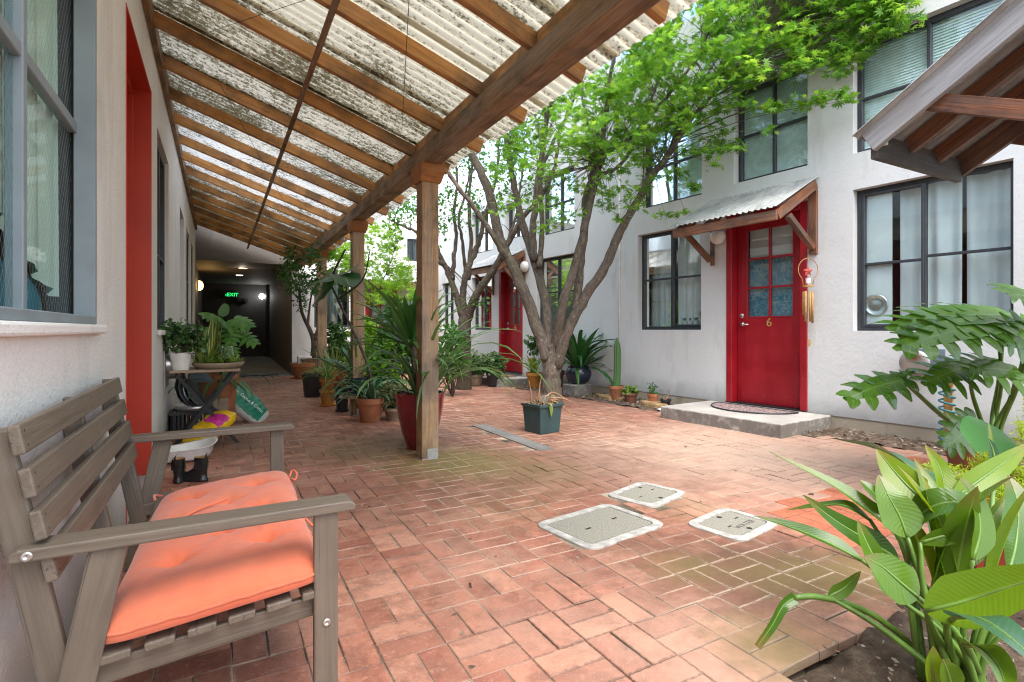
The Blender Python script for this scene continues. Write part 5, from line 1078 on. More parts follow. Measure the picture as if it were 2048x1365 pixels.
# fiddle leaf fig with a few big leaves
c=Vector((1.45,5.85,0)); t,top=potted('fiddle_leaf_fig','leggy fiddle leaf fig with big round leaves between the middle and far posts','potted plant',c,.15,.26,'terracotta','rim')
b=top; tp=onX(663,560,1.12); q1=onX(676,600,1.20); mb=MB(); mb.tube(smooth([b,b+Vector((-.03,0,.4)),q1,tp,onX(690,500,1.20)],16),[.02*(1-.5*k/15) for k in range(16)],8); mb.tube(smooth([q1,onX(725,560,1.36),onX(740,500,1.36)],10),[.012*(1-.5*k/9) for k in range(10)],6); mb.build('stem',M['bark_dark'],t,smooth=True)
mb=MB()
def fig(pts,w,nh): mb.ribbon(pts,nh,lambda x:w*(math.sin(math.pi*min(1,.06+x*.92)**1.25))**.6,.12,.05,12)
V3=Vector
fig([onX(668,563,1.12),onX(650,580,1.07),onX(628,605,1.04)],0.163,(-0.50,-.9,0.41)); fig([onX(668,560,1.12),onX(650,556,1.06),onX(618,578,1.00)],0.150,(-0.20,-.9,0.45)); fig([onX(670,556,1.14),onX(690,545,1.16),onX(708,540,1.20)],0.150,(-0.08,-.9,0.41)); fig([onX(672,550,1.14),onX(688,552,1.12),onX(700,575,1.10)],0.150,(-0.08,-.9,0.27))
#fig([onX(690,510,1.20),onX(694,490,1.20),onX(688,470,1.20)],0.112,(-0.38,-.9,0.00)); fig([onX(740,530,1.36),onX(765,528,1.40),onX(800,536,1.44)],0.150,(-0.20,-.9,0.41)); fig([onX(745,526,1.36),onX(725,530,1.36),onX(700,545,1.36)],0.125,(-0.20,-.9,0.41))
mb.build('foliage',M['fig'],t,smooth=True)
# dark leaved coleus, sedge, small succulents among the pots
for k,(nm,lab,px,py,r,h,mt,lm,kind) in enumerate((('coleus_pot','dark purple leaved plant in terracotta pot behind the ochre pots',770,815,.13,.2,'old_terra','purple','b'),
   ('lime_shrub_pot','lime green leafy sprig in terracotta pot between the middle and far posts',690,790,.12,.22,'terracotta','succulent','b'),('rush_pot','upright thin rushes in a stone pot behind the red bowl',655,790,.1,.24,'stone_pot','flax','s'),
   ('aloe_pot','small spiky aloe in terracotta pot near the ribbed dark pot',732,815,.10,.16,'terracotta','agave','a'),('trough_plant','low grey green plant in a pale stone trough behind the ochre saucer pot',790,840,.13,.14,'stone_pot','shrub','b'))):
    c=G(px,py); t,top=potted(nm,lab,'potted plant',c,r,h,mt,'rim')
    if kind=='b': cloud('foliage',ball(top+V3((0,0,.16)),.2,320,40+k,.8),.075,OVAL,lm,t,.4,50+k); stems('stem',t,'petiole',top,[top+V3((random.uniform(-.1,.1),random.uniform(-.1,.1),.2)) for _ in range(6)])
    elif kind=='s': straps(t,top,26,.55,.012,lm,(70,89),(40,85),.06,'foliage',.3,60+k)
    else: straps(t,top,22,.24,.035,lm,(20,80),(20,70),.02,'foliage',.4,60+k)
# yellow leaved plant climbing near the red planter
# teal planters on a blue stool and red basket in the middle distance
c=G(762,772); t=thing('plastic_stool','dark teal plastic stool carrying the ribbed planter, by the far pots','stool',tuple(c)); mb=MB(); mb.lathe([(.001,.42),(.24,.42),(.24,.38),(.20,.36)],c,4); 
for k in range(4):
    a=k*math.pi/2; mb.beam(c+V3((.2*math.cos(a),.2*math.sin(a),0)),c+V3((.17*math.cos(a),.17*math.sin(a),.38)),.05,.05)
mb.build('stool_frame',M['teal_plastic'],t)
c2=c+V3((0,0,.42)); t=thing('ribbed_planter','dark teal ribbed plastic planter on the teal stool','planter',tuple(c2)); pot(t,c2,.22,.30,'teal_plastic','plain')
c3=G(772,768)+V3((.0,.5,.0)); t=thing('red_basket','red plastic lattice basket beyond the teal planter','basket',tuple(c3)); mb=MB(); z0=.72
for k in range(22):
    a=2*math.pi*k/22; d=V3((math.cos(a),math.sin(a),0)); e=V3((math.cos(a+.3),math.sin(a+.3),0)); f=V3((math.cos(a-.3),math.sin(a-.3),0)); mb.tube([c3+d*.22+V3((0,0,z0)),c3+e*.27+V3((0,0,z0+.2))],.009,4); mb.tube([c3+d*.22+V3((0,0,z0)),c3+f*.27+V3((0,0,z0+.2))],.009,4)
for r,z in ((.22,z0),(.27,z0+.2)): mb.tube([c3+V3((r*math.cos(q*math.pi/12),r*math.sin(q*math.pi/12),z)) for q in range(25)],.014,6)
mb.build('lattice',M['red_plastic'],t)
mb=MB(); 
for k in range(4):
    a=k*math.pi/2+.4; mb.tube([c3+V3((.19*math.cos(a),.19*math.sin(a),z0)),c3+V3((.24*math.cos(a),.24*math.sin(a),0))],.012,6)
mb.build('leg',M['metal_dark'],t)
# ================================================================== FOLDING TABLE AND WHAT IT CARRIES
tc=V3((-.10,5.52,0)); t=thing('folding_table','small black folding bistro table with slatted wooden top by the left wall','table',tuple(tc))
X0,X1,Y0,Y1,ZT=-.36,.17,5.27,5.80,.655
for k in range(6):
    y=Y0+(Y1-Y0)*k/6; mb=MB(); mb.box(X0,X1,y+.004,y+(Y1-Y0)/6-.004,ZT-.02,ZT); mb.build('top_slat',M['plank'],t,bevel=.003,seg=1)
mb=MB(); mb.box(X0+.02,X0+.045,Y0+.01,Y1-.01,ZT-.045,ZT-.0205); mb.box(X1-.045,X1-.02,Y0+.01,Y1-.01,ZT-.045,ZT-.0205); mb.build('top_frame',M['metal_dark'],t)
for y in (Y0+.04,Y1-.04):
    for s in (0,1):
        mb=MB(); a,b=(X0+.05,X1-.02) if s else (X1-.05,X0+.02); yy=y+(.016 if s else -.002); mb.beam((a,yy,ZT-.04),(b,yy,.0),.012,.028,up=(1,0,1)); mb.build('leg',M['metal_dark'],t)
mb=MB()
for x in (X0+.10,X1-.10): mb.tube([(x,Y0+.03,.09),(x,Y1-.03,.09)],.008,6)
mb.build('stretcher',M['metal_dark'],t)
c=V3((-.285,5.40,ZT)); t,top=potted('jade_plant','bushy jade plant in a white plastic pot on the wall side of the folding table','potted plant',c,.085,.15,'white','plain',None)
cloud('foliage',np.concatenate([ball(top+V3((-.03,0,.16)),.19,520,71,.75,.2),ball(top+V3((.08,.02,.12)),.13,200,72,.8)]),.042,ROUND,'jade',t,.3,73); stems('stem',t,'bark',top,[top+V3((random.uniform(-.15,.15),random.uniform(-.1,.1),random.uniform(.12,.25))) for _ in range(9)],.009)
c=V3((.0,5.50,ZT)); t=thing('succulent_tray','wide shallow stone bowl crowded with succulents and snake plants on the folding table','potted plant',tuple(c)); mb=MB(); mb.lathe([(.001,0),(.17,0),(.205,.03),(.21,.055),(.195,.055),(.18,.035),(.001,.035)],c,30); mb.build('bowl',M['stone_pot'],t,smooth=True)
mb=MB(); mb.disc(c+V3((0,0,.042)),.19); mb.build('potting_soil',M['soil'],t)
straps(t,c+V3((-.09,.06,.04)),16,.34,.045,'snake',(75,89),(70,89),.09,'snake_leaves',.25,74); straps(t,c+V3((-.1,-.02,.04)),40,.2,.02,'succulent',(40,88),(0,80),.1,'foliage',.3,75)
for k,(dx,dy) in enumerate(((.02,-.12),(.10,-.10),(-.06,-.14),(.15,-.03))):
    straps(t,c+V3((dx,dy,.045)),26,.075,.022,'succulent',(5,85),(10,80),.01,'rosette',.2,76+k)
mb=MB(); mb.lathe([(.001,0),(.032,0),(.040,.05),(.040,.11),(.03,.15),(.001,.165)],c+V3((.07,-.03,.04)),32,rib=.07,ribn=14); mb.build('barrel_cactus',M['cactus'],t,smooth=True)
mb=MB()
for q in range(420):
    a=random.uniform(0,6.283); z=random.uniform(.01,.155); r=.042 if z<.12 else .034; p=c+V3((.07+r*math.cos(a),-.03+r*math.sin(a),.04+z)); mb.tube([p,p+V3((.011*math.cos(a),.011*math.sin(a),random.uniform(-.005,.007)))],.0007,3,False)
mb.build('spines',M['curtain'],t)
def cutleaf(mb,c,tip,w,nh,n=5,droop=.25):
    """split leaf: midrib with long pointed fingers to both sides"""
    c=V3(c); tip=V3(tip); ax=(tip-c); L_=ax.length; ax.normalize(); nh=V3(nh); sd=ax.cross(nh).normalized(); up=sd.cross(ax)
    mb.ribbon([c,c.lerp(tip,.5)+up*L_*.04,tip],nh,lambda t:w*.13*(1-.6*t),.1,0,8,u=(-1,0,1))
    for k in range(n):
        f=.06+.80*k/(n-1); l=w*.85*(1.0-.45*abs(f-.35)/.6)*(1-.25*f)
        for s in (1,-1):
            b=c.lerp(tip,f)+up*L_*.04*math.sin(f*3.1); d=(sd*s*(1-.35*f)+ax*(-.35+1.15*f)).normalized(); e=b+d*l-up*l*droop; m=b+d*l*.5-up*l*droop*.15
            mb.ribbon([b,m,e],nh,lambda t:w*.17*(1-t**2.2)*(.55+.9*min(t,.5))+.001,.12,0,6,u=(-1,0,1))
c=V3((.02,6.25,0)); t,top=potted('cut_leaf_philodendron','cut leaf philodendron in terracotta box pot standing behind the folding table','potted plant',c,.17,.55,'terracotta','rim',None); mb=MB(); fo=MB()
for px,py,tx,ty,w in ((438,640,405,632,.16),(468,640,500,655,.19),(478,668,512,690,.17),(450,690,470,712,.15),(455,655,440,640,.14),(425,660,400,668,.14),(462,655,462,688,.17)):
    y=5.95+random.uniform(-.15,.15); a=onY(px,py,y); b=onY(tx,ty,y-.12); mb.tube(smooth([top,(top+a)/2+V3((0,0,.05)),a],8),.007,6); cutleaf(fo,a,b,w,(.0,-.75,.8))
mb.build('stem',M['petiole'],t,smooth=True); fo.build('foliage',M['philo'],t,smooth=True)
mb=MB(); a=onY(440,632,6.3); mb.ribbon([a,onY(448,622,6.3),onY(452,608,6.3)],(0,-1,.2),lambda x:.05*math.sin(math.pi*min(1,.1+.85*x))**.6,.1); mb.build('paddle_leaf',M['cactus'],t)
# trailing cactus below, terracotta bowl, crate, pans
c=V3((-.02,6.0,0)); t=thing('trailing_cactus','terracotta bowl with drooping flat cactus stems behind the folding table legs','potted plant',tuple(c)); mb=MB(); mb.box(c.x-.1,c.x+.1,c.y-.1,c.y+.1,.0,.34); mb.build('upturned_box',M['stone_pot'],t,bevel=.01); pot(t,c+V3((0,0,.34)),.17,.16,'terracotta','bowl'); straps(t,c+V3((.06,-.03,.48)),18,.42,.04,'cactus',(0,50),(-88,-50),.1,'foliage',.25,81)
c=V3((-.20,5.95,0)); t=thing('plastic_crate','black slotted plastic crate under the folding table','crate',tuple(c)); mb=MB(); a,b,h=.19,.15,.24
for k in range(12):
    for s in (-1,1):
        x=c.x-a+2*a*k/11; mb.box(x-.008,x+.008,c.y+s*b-.006,c.y+s*b+.006,.03,h-.03); y=c.y-b+2*b*k/11; mb.box(c.x+s*a-.006,c.x+s*a+.006,y-.006,y+.006,.031,h-.031)
for z0,z1 in ((0,.03),(h-.03,h)):
    mb.box(c.x-a-.01,c.x+a+.01,c.y-b-.01,c.y-b+.01,z0,z1); mb.box(c.x-a-.01,c.x+a+.01,c.y+b-.01,c.y+b+.01,z0,z1); mb.box(c.x-a-.01,c.x-a+.01,c.y-b+.01,c.y+b-.01,z0,z1); mb.box(c.x+a-.01,c.x+a+.01,c.y-b+.01,c.y+b-.01,z0,z1)
mb.box(c.x-a,c.x+a,c.y-b,c.y+b,.002,.012); mb.build('crate_frame',M['black_plastic'],t)
t=thing('metal_pan','round dull metal pan lying on the black crate','pan',(-.2,5.95,.241)); mb=MB(); mb.lathe([(.001,0),(.15,0),(.165,.05),(.158,.05),(.145,.008),(.001,.008)],(-.2,5.9,.243),28); mb.build('pan_body',M['aluminium'],t,smooth=True)
for k in range(4):
    y=6.02-.02*k; t=thing('pot_saucer',['grey plastic saucer leaning on the wall, rearmost of the stack','grey plastic saucer leaning on the wall, third from the front','grey plastic saucer leaning on the wall, second from the front','grey plastic saucer leaning on the wall, front of the stack'][k],'saucer',(-.3,y,.24)); mb=MB(); mb.lathe([(.001,0),(.15,0),(.175,.03),(.165,.03),(.145,.008),(.001,.008)],(-.27+.035*k,y,.43),26,axis=(.75,-.6,.22)); mb.build('saucer_body',M['slate' if k%2 else 'aluminium'],t,smooth=True)
# ================================================================== BY THE RED DOORS
c=G(1090,860); c=V3((2.79,4.47,0)); t=thing('square_planter','square dark green plastic planter with a dug up root stump and dry sticks','planter',tuple(c)); frustum(t,c,.24,.285,.285,'green_plastic',.02,R(8))
mb=MB(); top=c+V3((0,0,.27))
for k in range(34):
    a=random.uniform(0,6.28); r=random.uniform(0,.10); p=top+V3((r*math.cos(a),r*math.sin(a),-.01)); d=V3((math.cos(a)*random.uniform(.2,1.2),math.sin(a)*random.uniform(.2,1.2),random.uniform(.1,1.0))).normalized(); L_=random.uniform(.05,.15); mb.tube(smooth([p,p+d*L_*.5+V3((0,0,.02)),p+d*L_-V3((0,0,.01))],5),[.009,.008,.006,.005,.003],5)
for q in ([(-.12,0,.0),(-.14,-.02,.12),(-.17,-.03,.24)],[(.05,-.02,.06),(.2,-.05,.05),(.33,-.1,-.0)],[(.05,0,.06),(.18,-.08,-.02),(.27,-.13,-.12)],[(.03,0,.05),(.16,.05,.10),(.3,.0,.02)],[(-.04,-.02,.02),(-.05,-.03,.16),(-.04,-.05,.27)]):
    mb.tube(smooth([top+V3(v) for v in q],8),[.012*(1-.7*k/7) for k in range(8)],6)
mb.build('root_stump',M['twig'],t,smooth=True)
mb=MB(); mb.tube(smooth([top+V3((0,0,-.03)),top+V3((.02,0,.03)),top+V3((.05,.01,.07))],6),[.07,.065,.06,.055,.05,.03],9); mb.build('stump',M['bark'],t,smooth=True)
mb=MB(); mb.ribbon([top+V3((.0,-.145,.03)),top+V3((.0,-.165,-.03)),top+V3((.005,-.16,-.10))],(0,-1,0),lambda x:.02*math.sin(math.pi*min(1,.15+.8*x)),.1); mb.build('foliage',M['succulent'],t)
c=LR(3.55,.34,.02); t,top=potted('clivia_pot','big strap leaved plant in navy pot on a grey block against the white wall','potted plant',LR(3.50,.30,.17),.20,.27,'navy_pot','belly','plants along the white wall')
straps(t,top,40,.78,.085,'clivia',(25,88),(-50,60),.06,'foliage',.3,91,pw=1.5); straps(t,top+V3((0,0,-.02)),12,.75,.055,'clivia',(10,50),(-80,-40),.08,'drooping_leaves',.3,92)
b=LR(3.50,.30,0); t=thing('support_block','grey concrete block under the navy pot','block',tuple(b)); mb=MB(); mb.boxo(b+V3((-.17,-.14,-.02)),(.34,.03,0),(-.03,.28,0),(0,0,.188)); mb.build('block_body',M['concrete'],t,bevel=.01)
for k,(nm,lab,s,o,r,h,mt,kd) in enumerate((('terracotta_pot','large dark terracotta pot with bare stem left of the strap leaf plant',4.10,.30,.17,.33,'old_terra','bare'),('ochre_pot_plant','ochre pot with lime green leaves behind the near maple trunk',4.65,.30,.14,.26,'yellow_glaze','lime'),
    ('black_pot_shrub','jade shrub in a black plastic pot behind the near maple trunk, beside door 5',5.25,.75,.14,.26,'black_plastic','jade'),('stone_pot_shrub','jade shrub with reddish tips in a tan stone pot at the step of door 5',5.55,.95,.15,.2,'stone_pot','jade'))):
    t,top=potted(nm,lab,'potted plant',LR(s,o,.01),r,h,mt,'rim','plants along the white wall')
    if kd=='jade': cloud('foliage',ball(top+V3((0,0,.16)),.26,700,100+k,.75,.2),.055,ROUND,'jade',t,.3,110+k); cloud('flower_tips',ball(top+V3((0,0,.2)),.24,60,120+k,.8,.6),.035,ROUND,'shrub',t,.3,130+k); stems('stem',t,'bark',top,[top+V3((random.uniform(-.18,.18),random.uniform(-.15,.15),random.uniform(.1,.28))) for _ in range(9)],.011)
    elif kd=='lime': straps(t,top,22,.3,.05,'strel_lime',(40,88),(10,60),.04,'foliage',.2,140); cloud('upper_foliage',ball(top+V3((0,0,.5)),.16,140,141),.09,OVAL,'ficus',t,.3,142); stems('stem',t,'petiole',top,[top+V3((random.uniform(-.1,.1),0,.5)) for _ in range(4)])
    else: stems('stem',t,'twig',top,[top+V3((.03,.02,.4)),top+V3((-.05,0,.3)),top+V3((.06,.03,.55))],.012); cloud('foliage',ball(top+V3((.04,.02,.5)),.14,60,143),.12,NARROW,'ficus',t,.1,144)
# column cactus and the little pots
t,top=potted('column_cactus','tall ribbed column cactus in a terracotta pot by the strap leaf plant','cactus',LR(2.72,.27,.01),.105,.20,'terracotta','rim','plants along the white wall')
mb=MB(); pts=[top+V3((.02*math.sin(z*4),.0,z)) for z in np.linspace(-.02,.70,14)]; n=40; vs=[];fs=[]
for i,p in enumerate(pts):
    rr=.043 if i<11 else .043*[.9,.65,.2][i-11]
    vs+=[p+V3((math.cos(2*math.pi*k/n)*rr*(1+.16*math.cos(8*2*math.pi*k/n)),math.sin(2*math.pi*k/n)*rr*(1+.16*math.cos(8*2*math.pi*k/n)),0)) for k in range(n)]
mb.add(vs,[(i*n+k,i*n+(k+1)%n,(i+1)*n+(k+1)%n,(i+1)*n+k) for i in range(len(pts)-1) for k in range(n)]+[tuple((len(pts)-1)*n+k for k in range(n))],[(v.z*1,0.5,v.x) for v in vs]); mb.build('stem',M['cactus'],t,smooth=True)
for k,(lab,s,o,r,h,mt,f) in enumerate((('small terracotta pot with fresh green rosette on a saucer, between cactus and step',2.42,.30,.10,.13,'old_terra','r'),('smallest terracotta pot with a sprig, between the rosette pot and the step',2.02,.30,.075,.16,'terracotta','s'),('little black pot with a dry stick beside the step of door 6',1.80,.32,.07,.11,'black_plastic','d'))):
    t,top=potted('small_pot_plant',lab,'potted plant',LR(s,o,.01),r,h,mt,'rim','plants along the white wall')
    if f=='r': cloud('foliage',ball(top+V3((0,0,.04)),.11,200,150,.6),.06,OVAL,'succulent',t,.5,151)
    elif f=='s': cloud('foliage',ball(top+V3((0,0,.08)),.08,60,152,1.),.06,NARROW,'yucca',t,.4,153); stems('stem',t,'petiole',top,[top+V3((0,0,.12)),top+V3((.04,0,.08))],.004)
    else: stems('stem',t,'twig',top,[top+V3((.03,-.02,.14)),top+V3((-.02,0,.07))],.008)
c=LR(6.9,.35,0); t=thing('wall_shrub','pale grey green shrub growing against the wall beyond door 5','shrub',tuple(c)); cloud('foliage',np.concatenate([ball(c+V3((0,0,.32)),.34,900,160,.9,.1),ball(c+V3((.0,.45,.25)),.28,500,161,.9,.1)]),.06,OVAL,'shrub',t,.3,162); stems('stem',t,'bark',c,[c+V3((random.uniform(-.3,.3),random.uniform(-.2,.5),random.uniform(.3,.6))) for _ in range(14)],.01)
# ================================================================== TREES
def limb(pts,r0,r1,n=None,wob=.012):
    P_=[at(*p) for p in pts]; n=n or max(10,len(pts)*5); q=smooth(P_,n); q=[p+V3((random.gauss(0,wob),random.gauss(0,wob),random.gauss(0,wob)))*(0 if i in(0,) else 1)*.5 for i,p in enumerate(q)]
    return q,[r0+(r1-r0)*(i/(n-1))**.8*1.0+.0035*math.sin(i*2.1) for i in range(n)]
def tree(name,label,limbs,bark,twigs=(),n=10):
    b=at(*limbs[0][0][0]); t=thing(name,label,'tree',(b.x,b.y,0),'trees in the courtyard'); mb=MB(); ends=[]
    for pts,r0,r1 in limbs:
        q,r=limb(pts,r0*.80,r1*.75); mb.tube(q,r,n); ends.append(q)
    mb.build('trunk',M[bark],t,smooth=True); return t,ends
def twigset(t,paths,mat='bark',r=.006):
    mb=MB()
    for q in paths: mb.tube(q,[r*(1-.75*k/(len(q)-1)) for k in range(len(q))],5,False)
    mb.build('twigs',M[mat],t,smooth=True)
D=7.15
T1=[([(1106,818,D),(1104,770,D),(1102,730,D),(1099,690,D)],.185,.125),
 ([(1096,720,D),(1078,665,D),(1052,592,D-.05),(1022,528,D-.1),(1000,480,D-.15),(984,410,D-.25),(962,345,D-.35),(938,296,D-.45),(925,230,D-.5),(915,130,D-.6)],.115,.05),
 ([(1018,522,D-.1),(995,487,D-.3),(965,440,D-.45),(930,392,D-.6),(893,340,D-.7),(870,290,D-.8)],.055,.028),
 ([(1099,705,D),(1092,610,D+.1),(1070,525,D+.15),(1046,450,D+.15),(1034,400,D+.1),(1022,330,D),(1010,270,D),(1003,200,D),(985,100,D-.1)],.095,.03),
 ([(1068,520,D+.1),(1066,470,D+.05),(1072,400,D),(1080,330,D-.05),(1090,260,D-.1),(1101,195,D-.15),(1110,110,D-.2),(1125,30,D-.2)],.07,.028),
 ([(1078,535,D),(1085,450,D+.2),(1082,360,D+.3),(1100,300,D+.35),(1130,240,D+.35),(1150,190,D+.3)],.05,.02),
 ([(1112,700,D),(1124,615,D-.25),(1148,540,D-.4),(1163,480,D-.5),(1180,410,D-.55),(1192,360,D-.6),(1203,300,D-.6),(1211,240,D-.6),(1222,150,D-.6),(1235,50,D-.6)],.085,.025),
 ([(1152,625,D-.15),(1160,545,D-.2),(1168,470,D-.3),(1172,400,D-.4),(1186,345,D-.45),(1215,305,D-.5),(1255,280,D-.6),(1300,235,D-.7),(1345,180,D-.8),(1400,110,D-1.)],.075,.02),
 ([(1112,735,D),(1136,660,D-.1),(1166,600,D-.2),(1205,545,D-.35),(1232,480,D-.5),(1262,425,D-.6),(1292,372,D-.75),(1322,330,D-.85),(1345,300,D-.95),(1372,250,D-1.1),(1420,195,D-1.25),(1475,130,D-1.45),(1530,70,D-1.6)],.105,.018),
 ([(1196,350,D-.6),(1235,335,D-.6),(1262,300,D-.7),(1290,235,D-.7),(1312,170,D-.75),(1330,90,D-.8)],.035,.014),
 ([(1205,310,D-.6),(1175,250,D-.6),(1165,180,D-.6),(1180,90,D-.6)],.03,.012)]
t,E1=tree('maple_tree','maple with smooth brown fanning trunks and bright green crown spreading over door 6',T1,'bark')
rng=random.Random(5)
def wdist(px):   # camera depth of the house wall at this column
    r=ray(px,300); den=r.x*RN.x+r.y*RN.y; return ((R0.x*RN.x+R0.y*RN.y))/den
def tri(a,b): return rng.uniform(a,b)
tips=[]; tw=[]
# twigs fan out of the outer limbs, leaves sit along them in flat layered sprays
fan=[E1[8][k] for k in range(38,len(E1[8]))]+[E1[7][k] for k in range(24,len(E1[7]))]+[E1[9][k] for k in range(12,len(E1[9]))]+[E1[6][k] for k in range(30,len(E1[6]))]+[E1[4][k] for k in range(20,len(E1[4]))]+[E1[3][k] for k in range(30,len(E1[3]))]+[E1[5][k] for k in range(14,len(E1[5]))]
def spray(px,py,d,n=1,r=.22):
    d=min(d,wdist(px)-.25); c=at(px,py,d); tips.append((c,n,r))
    a=min(fan,key=lambda v:(v-c).length+max(0,(v.z-c.z))*1.2)
    if (a-c).length<2.6:
        m=a.lerp(c,.5)+V3((rng.uniform(-.08,.08),rng.uniform(-.08,.08),.10)); tw.append(smooth([a,m,c],9))
for k in range(250):   # dense roof of leaves over the wall
    px=tri(1270,1800); lo=(px-1330)*.30; u=rng.random(); top=-150
    ymax=150-max(0,px-1680)*.9 if px>1480 else 205-max(0,1400-px)*.15
    spray(px,tri(top,ymax),tri(5.0,6.6),rng.randint(26,44),.27)
for k in range(120):    # thinner, lower part between the limbs
    px=tri(985,1330); spray(px,tri(-60,330),tri(6.0,7.4),rng.randint(16,30),.26)
for k in range(16): spray(tri(1690,1800),tri(-120,60),tri(4.6,5.0),30,.2)
for px,py in ((1290,90),(1310,140),(1330,60),(1350,190),(1260,170),(1225,210),(1190,255),(1150,270),(1130,215)):
    for q in range(3): spray(px+tri(-30,30),py+tri(-25,25),tri(5.6,6.6),30,.24)
for px,py,d,n,r in ((1120,440,6.4,26,.2),(1090,455,6.5,22,.2),(1150,430,6.3,20,.18),(1110,400,6.6,22,.2),(1480,206,5.5,30,.18),(1520,215,5.4,30,.18),(1560,212,5.3,30,.17),(1600,208,5.2,30,.17),(1640,200,5.1,34,.17),(1680,190,5.0,30,.15),(1700,200,4.95,18,.12),(1440,215,5.7,30,.2),(1410,235,5.8,26,.2),
   (1640,120,5.1,28,.16),(1680,140,5.0,26,.15),(1600,135,5.2,24,.16),(1700,118,4.95,20,.13),(1420,305,5.8,20,.16),(1450,295,5.7,20,.15),(1470,300,5.6,14,.12),(1430,330,5.7,16,.14),(1360,350,6.0,20,.16),(1390,375,5.95,18,.15),(1330,430,6.1,14,.14),(1310,355,6.1,16,.15),(1260,395,6.2,20,.17),(1245,340,6.2,20,.17),(1240,440,6.3,16,.15),(1370,425,5.9,12,.12),(1385,300,5.9,24,.18),(1340,260,6.0,26,.2),(1300,250,6.1,26,.2),(1500,170,5.5,26,.18),(1460,150,5.6,30,.2),(1240,270,6.3,30,.2),(1180,310,6.5,24,.2),(1215,390,6.2,14,.14),(1540,260,5.35,10,.12)):
    spray(px,py,d,n,r)
for k in range(95): spray(tri(985,1320),tri(150,420),tri(6.0,7.3),rng.randint(8,18),.24)   # hanging sprays across the limbs
for k in range(40): spray(tri(1180,1480),tri(130,300),tri(5.4,6.4),rng.randint(14,26),.22)
Pn=[]
for i,(c,n,r) in enumerate(tips):
    q=ball(c,r,n,1000+i,.42,.1); Pn.append(q)
Pn=np.concatenate(Pn)
print('maple leaves',len(Pn)); Pn=Pn[np.array([ (5.45-.0875*(p[1]-3.25))-p[0]>.12 for p in Pn])]
sel=np.random.default_rng(3).random(len(Pn))
cloud('crown',Pn[sel<.62],.064,MAPLE,'maple',t,.55,200); cloud('sun_tinted_crown',Pn[(sel>=.62)],.064,MAPLE,'maple_lime',t,.55,201)  # a random share of leaves in lime, sunlight put into their colour
# fine vertical shoots in the middle of the tree
for k in range(150):
    a=rng.choice(E1[8][30:48]+E1[7][20:38]+E1[6][22:36]+E1[3][26:38]+E1[4][18:30]); L_=rng.uniform(.5,1.4); d=V3((rng.uniform(-.25,.6),rng.uniform(-.6,.15),1)).normalized(); tw.append(smooth([a,a+d*L_*.5+V3((rng.uniform(-.05,.05),0,0)),a+d*L_+V3((.1,-.1,0))],7))
twigset(t,tw)
# --- second, darker tree further back
D=9.0
T2=[([(928,785,D),(928,720,D),(929,660,D),(932,625,D)],.17,.14),
 ([(934,640,D),(948,600,D-.1),(965,570,D-.15),(985,545,D-.2),(1005,508,D-.3),(1022,475,D-.35),(1050,430,D-.4),(1085,390,D-.45),(1108,335,D-.5),(1120,270,D-.5)],.10,.03),
 ([(930,640,D),(926,590,D),(934,545,D),(952,500,D+.1),(962,470,D+.1),(970,430,D+.15),(985,385,D+.2),(995,330,D+.2),(1000,260,D+.2)],.085,.025),
 ([(928,640,D),(912,590,D),(900,555,D),(886,525,D),(872,490,D),(866,440,D),(860,380,D)],.085,.03),
 ([(905,560,D),(908,520,D),(912,470,D),(908,420,D),(915,360,D),(905,300,D)],.055,.02),
 ([(926,600,D+.1),(930,540,D+.2),(924,480,D+.2),(918,440,D+.2),(930,390,D+.2),(945,330,D+.2)],.05,.018),
 ([(936,560,D),(942,480,D+.1),(938,400,D+.1),(944,340,D+.1),(950,280,D)],.055,.02),
 ([(890,530,D),(872,520,D-.1),(850,480,D-.15),(825,460,D-.2),(800,450,D-.2),(780,440,D-.25)],.05,.018),
 ([(1005,508,D-.3),(1030,440,D-.2),(1040,380,D-.2),(1050,310,D-.2)],.04,.016)]
t,E2=tree('small_leaved_tree','darker multi trunk tree between the nearest post and red door 5',T2,'bark_dark')
tips=[]; fan=[v for e in E2[1:] for v in e[len(e)//2:]]; tw=[]
def spray2(px,py,d,n,r):
    c=at(px,py,d); tips.append((c,n,r)); a=min(fan,key=lambda v:(v-c).length); tw.append(smooth([a,a.lerp(c,.5)+V3((0,0,.06)),c],7))
for k in range(105): spray2(tri(880,1110),tri(190,395),tri(8.3,9.6),rng.randint(8,22),.26)
for k in range(26): spray2(tri(885,1000),tri(380,455),tri(8.5,9.3),rng.randint(5,12),.22)
for k in range(34): spray2(tri(760,890),tri(380,480),tri(8.6,9.6),rng.randint(14,26),.3)
for px,py in ((960,600),(950,610),(970,615)): spray2(px,py,8.8,10,.12)
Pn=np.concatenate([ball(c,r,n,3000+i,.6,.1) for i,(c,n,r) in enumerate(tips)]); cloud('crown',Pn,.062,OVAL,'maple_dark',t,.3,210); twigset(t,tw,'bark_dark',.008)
# --- lime leaved sapling behind the middle post
D=9.6
T3=[([(800,778,D),(745,720,D),(741,660,D),(742,610,D),(738,560,D)],.035,.02),([(742,610,D),(758,580,D),(775,540,D),(790,500,D)],.02,.008),([(740,590,D),(722,550,D),(715,500,D),(720,450,D)],.02,.008),([(742,620,D-.2),(730,600,D-.3),(718,570,D-.4)],.012,.006)]
T3[0][0][0]=(744,772,D)
t,E3=tree('lime_leaved_maple','slim young maple with lime green leaves glowing behind the middle post',T3,'bark_dark')
Pn=[]
for k in range(150):
    px=tri(650,815); py=tri(440,610) if px<800 else tri(520,600)
    if px<705: py=tri(470,560)
    Pn.append(ball(at(px,py,tri(9.0,10.4)),.24,rng.randint(9,18),4000+k,.5,.1))
Pn=np.concatenate(Pn); cloud('crown',Pn,.078,MAPLE,'maple_lime',t,.5,220)
tw=[]; fan=[v for e in E3 for v in e]
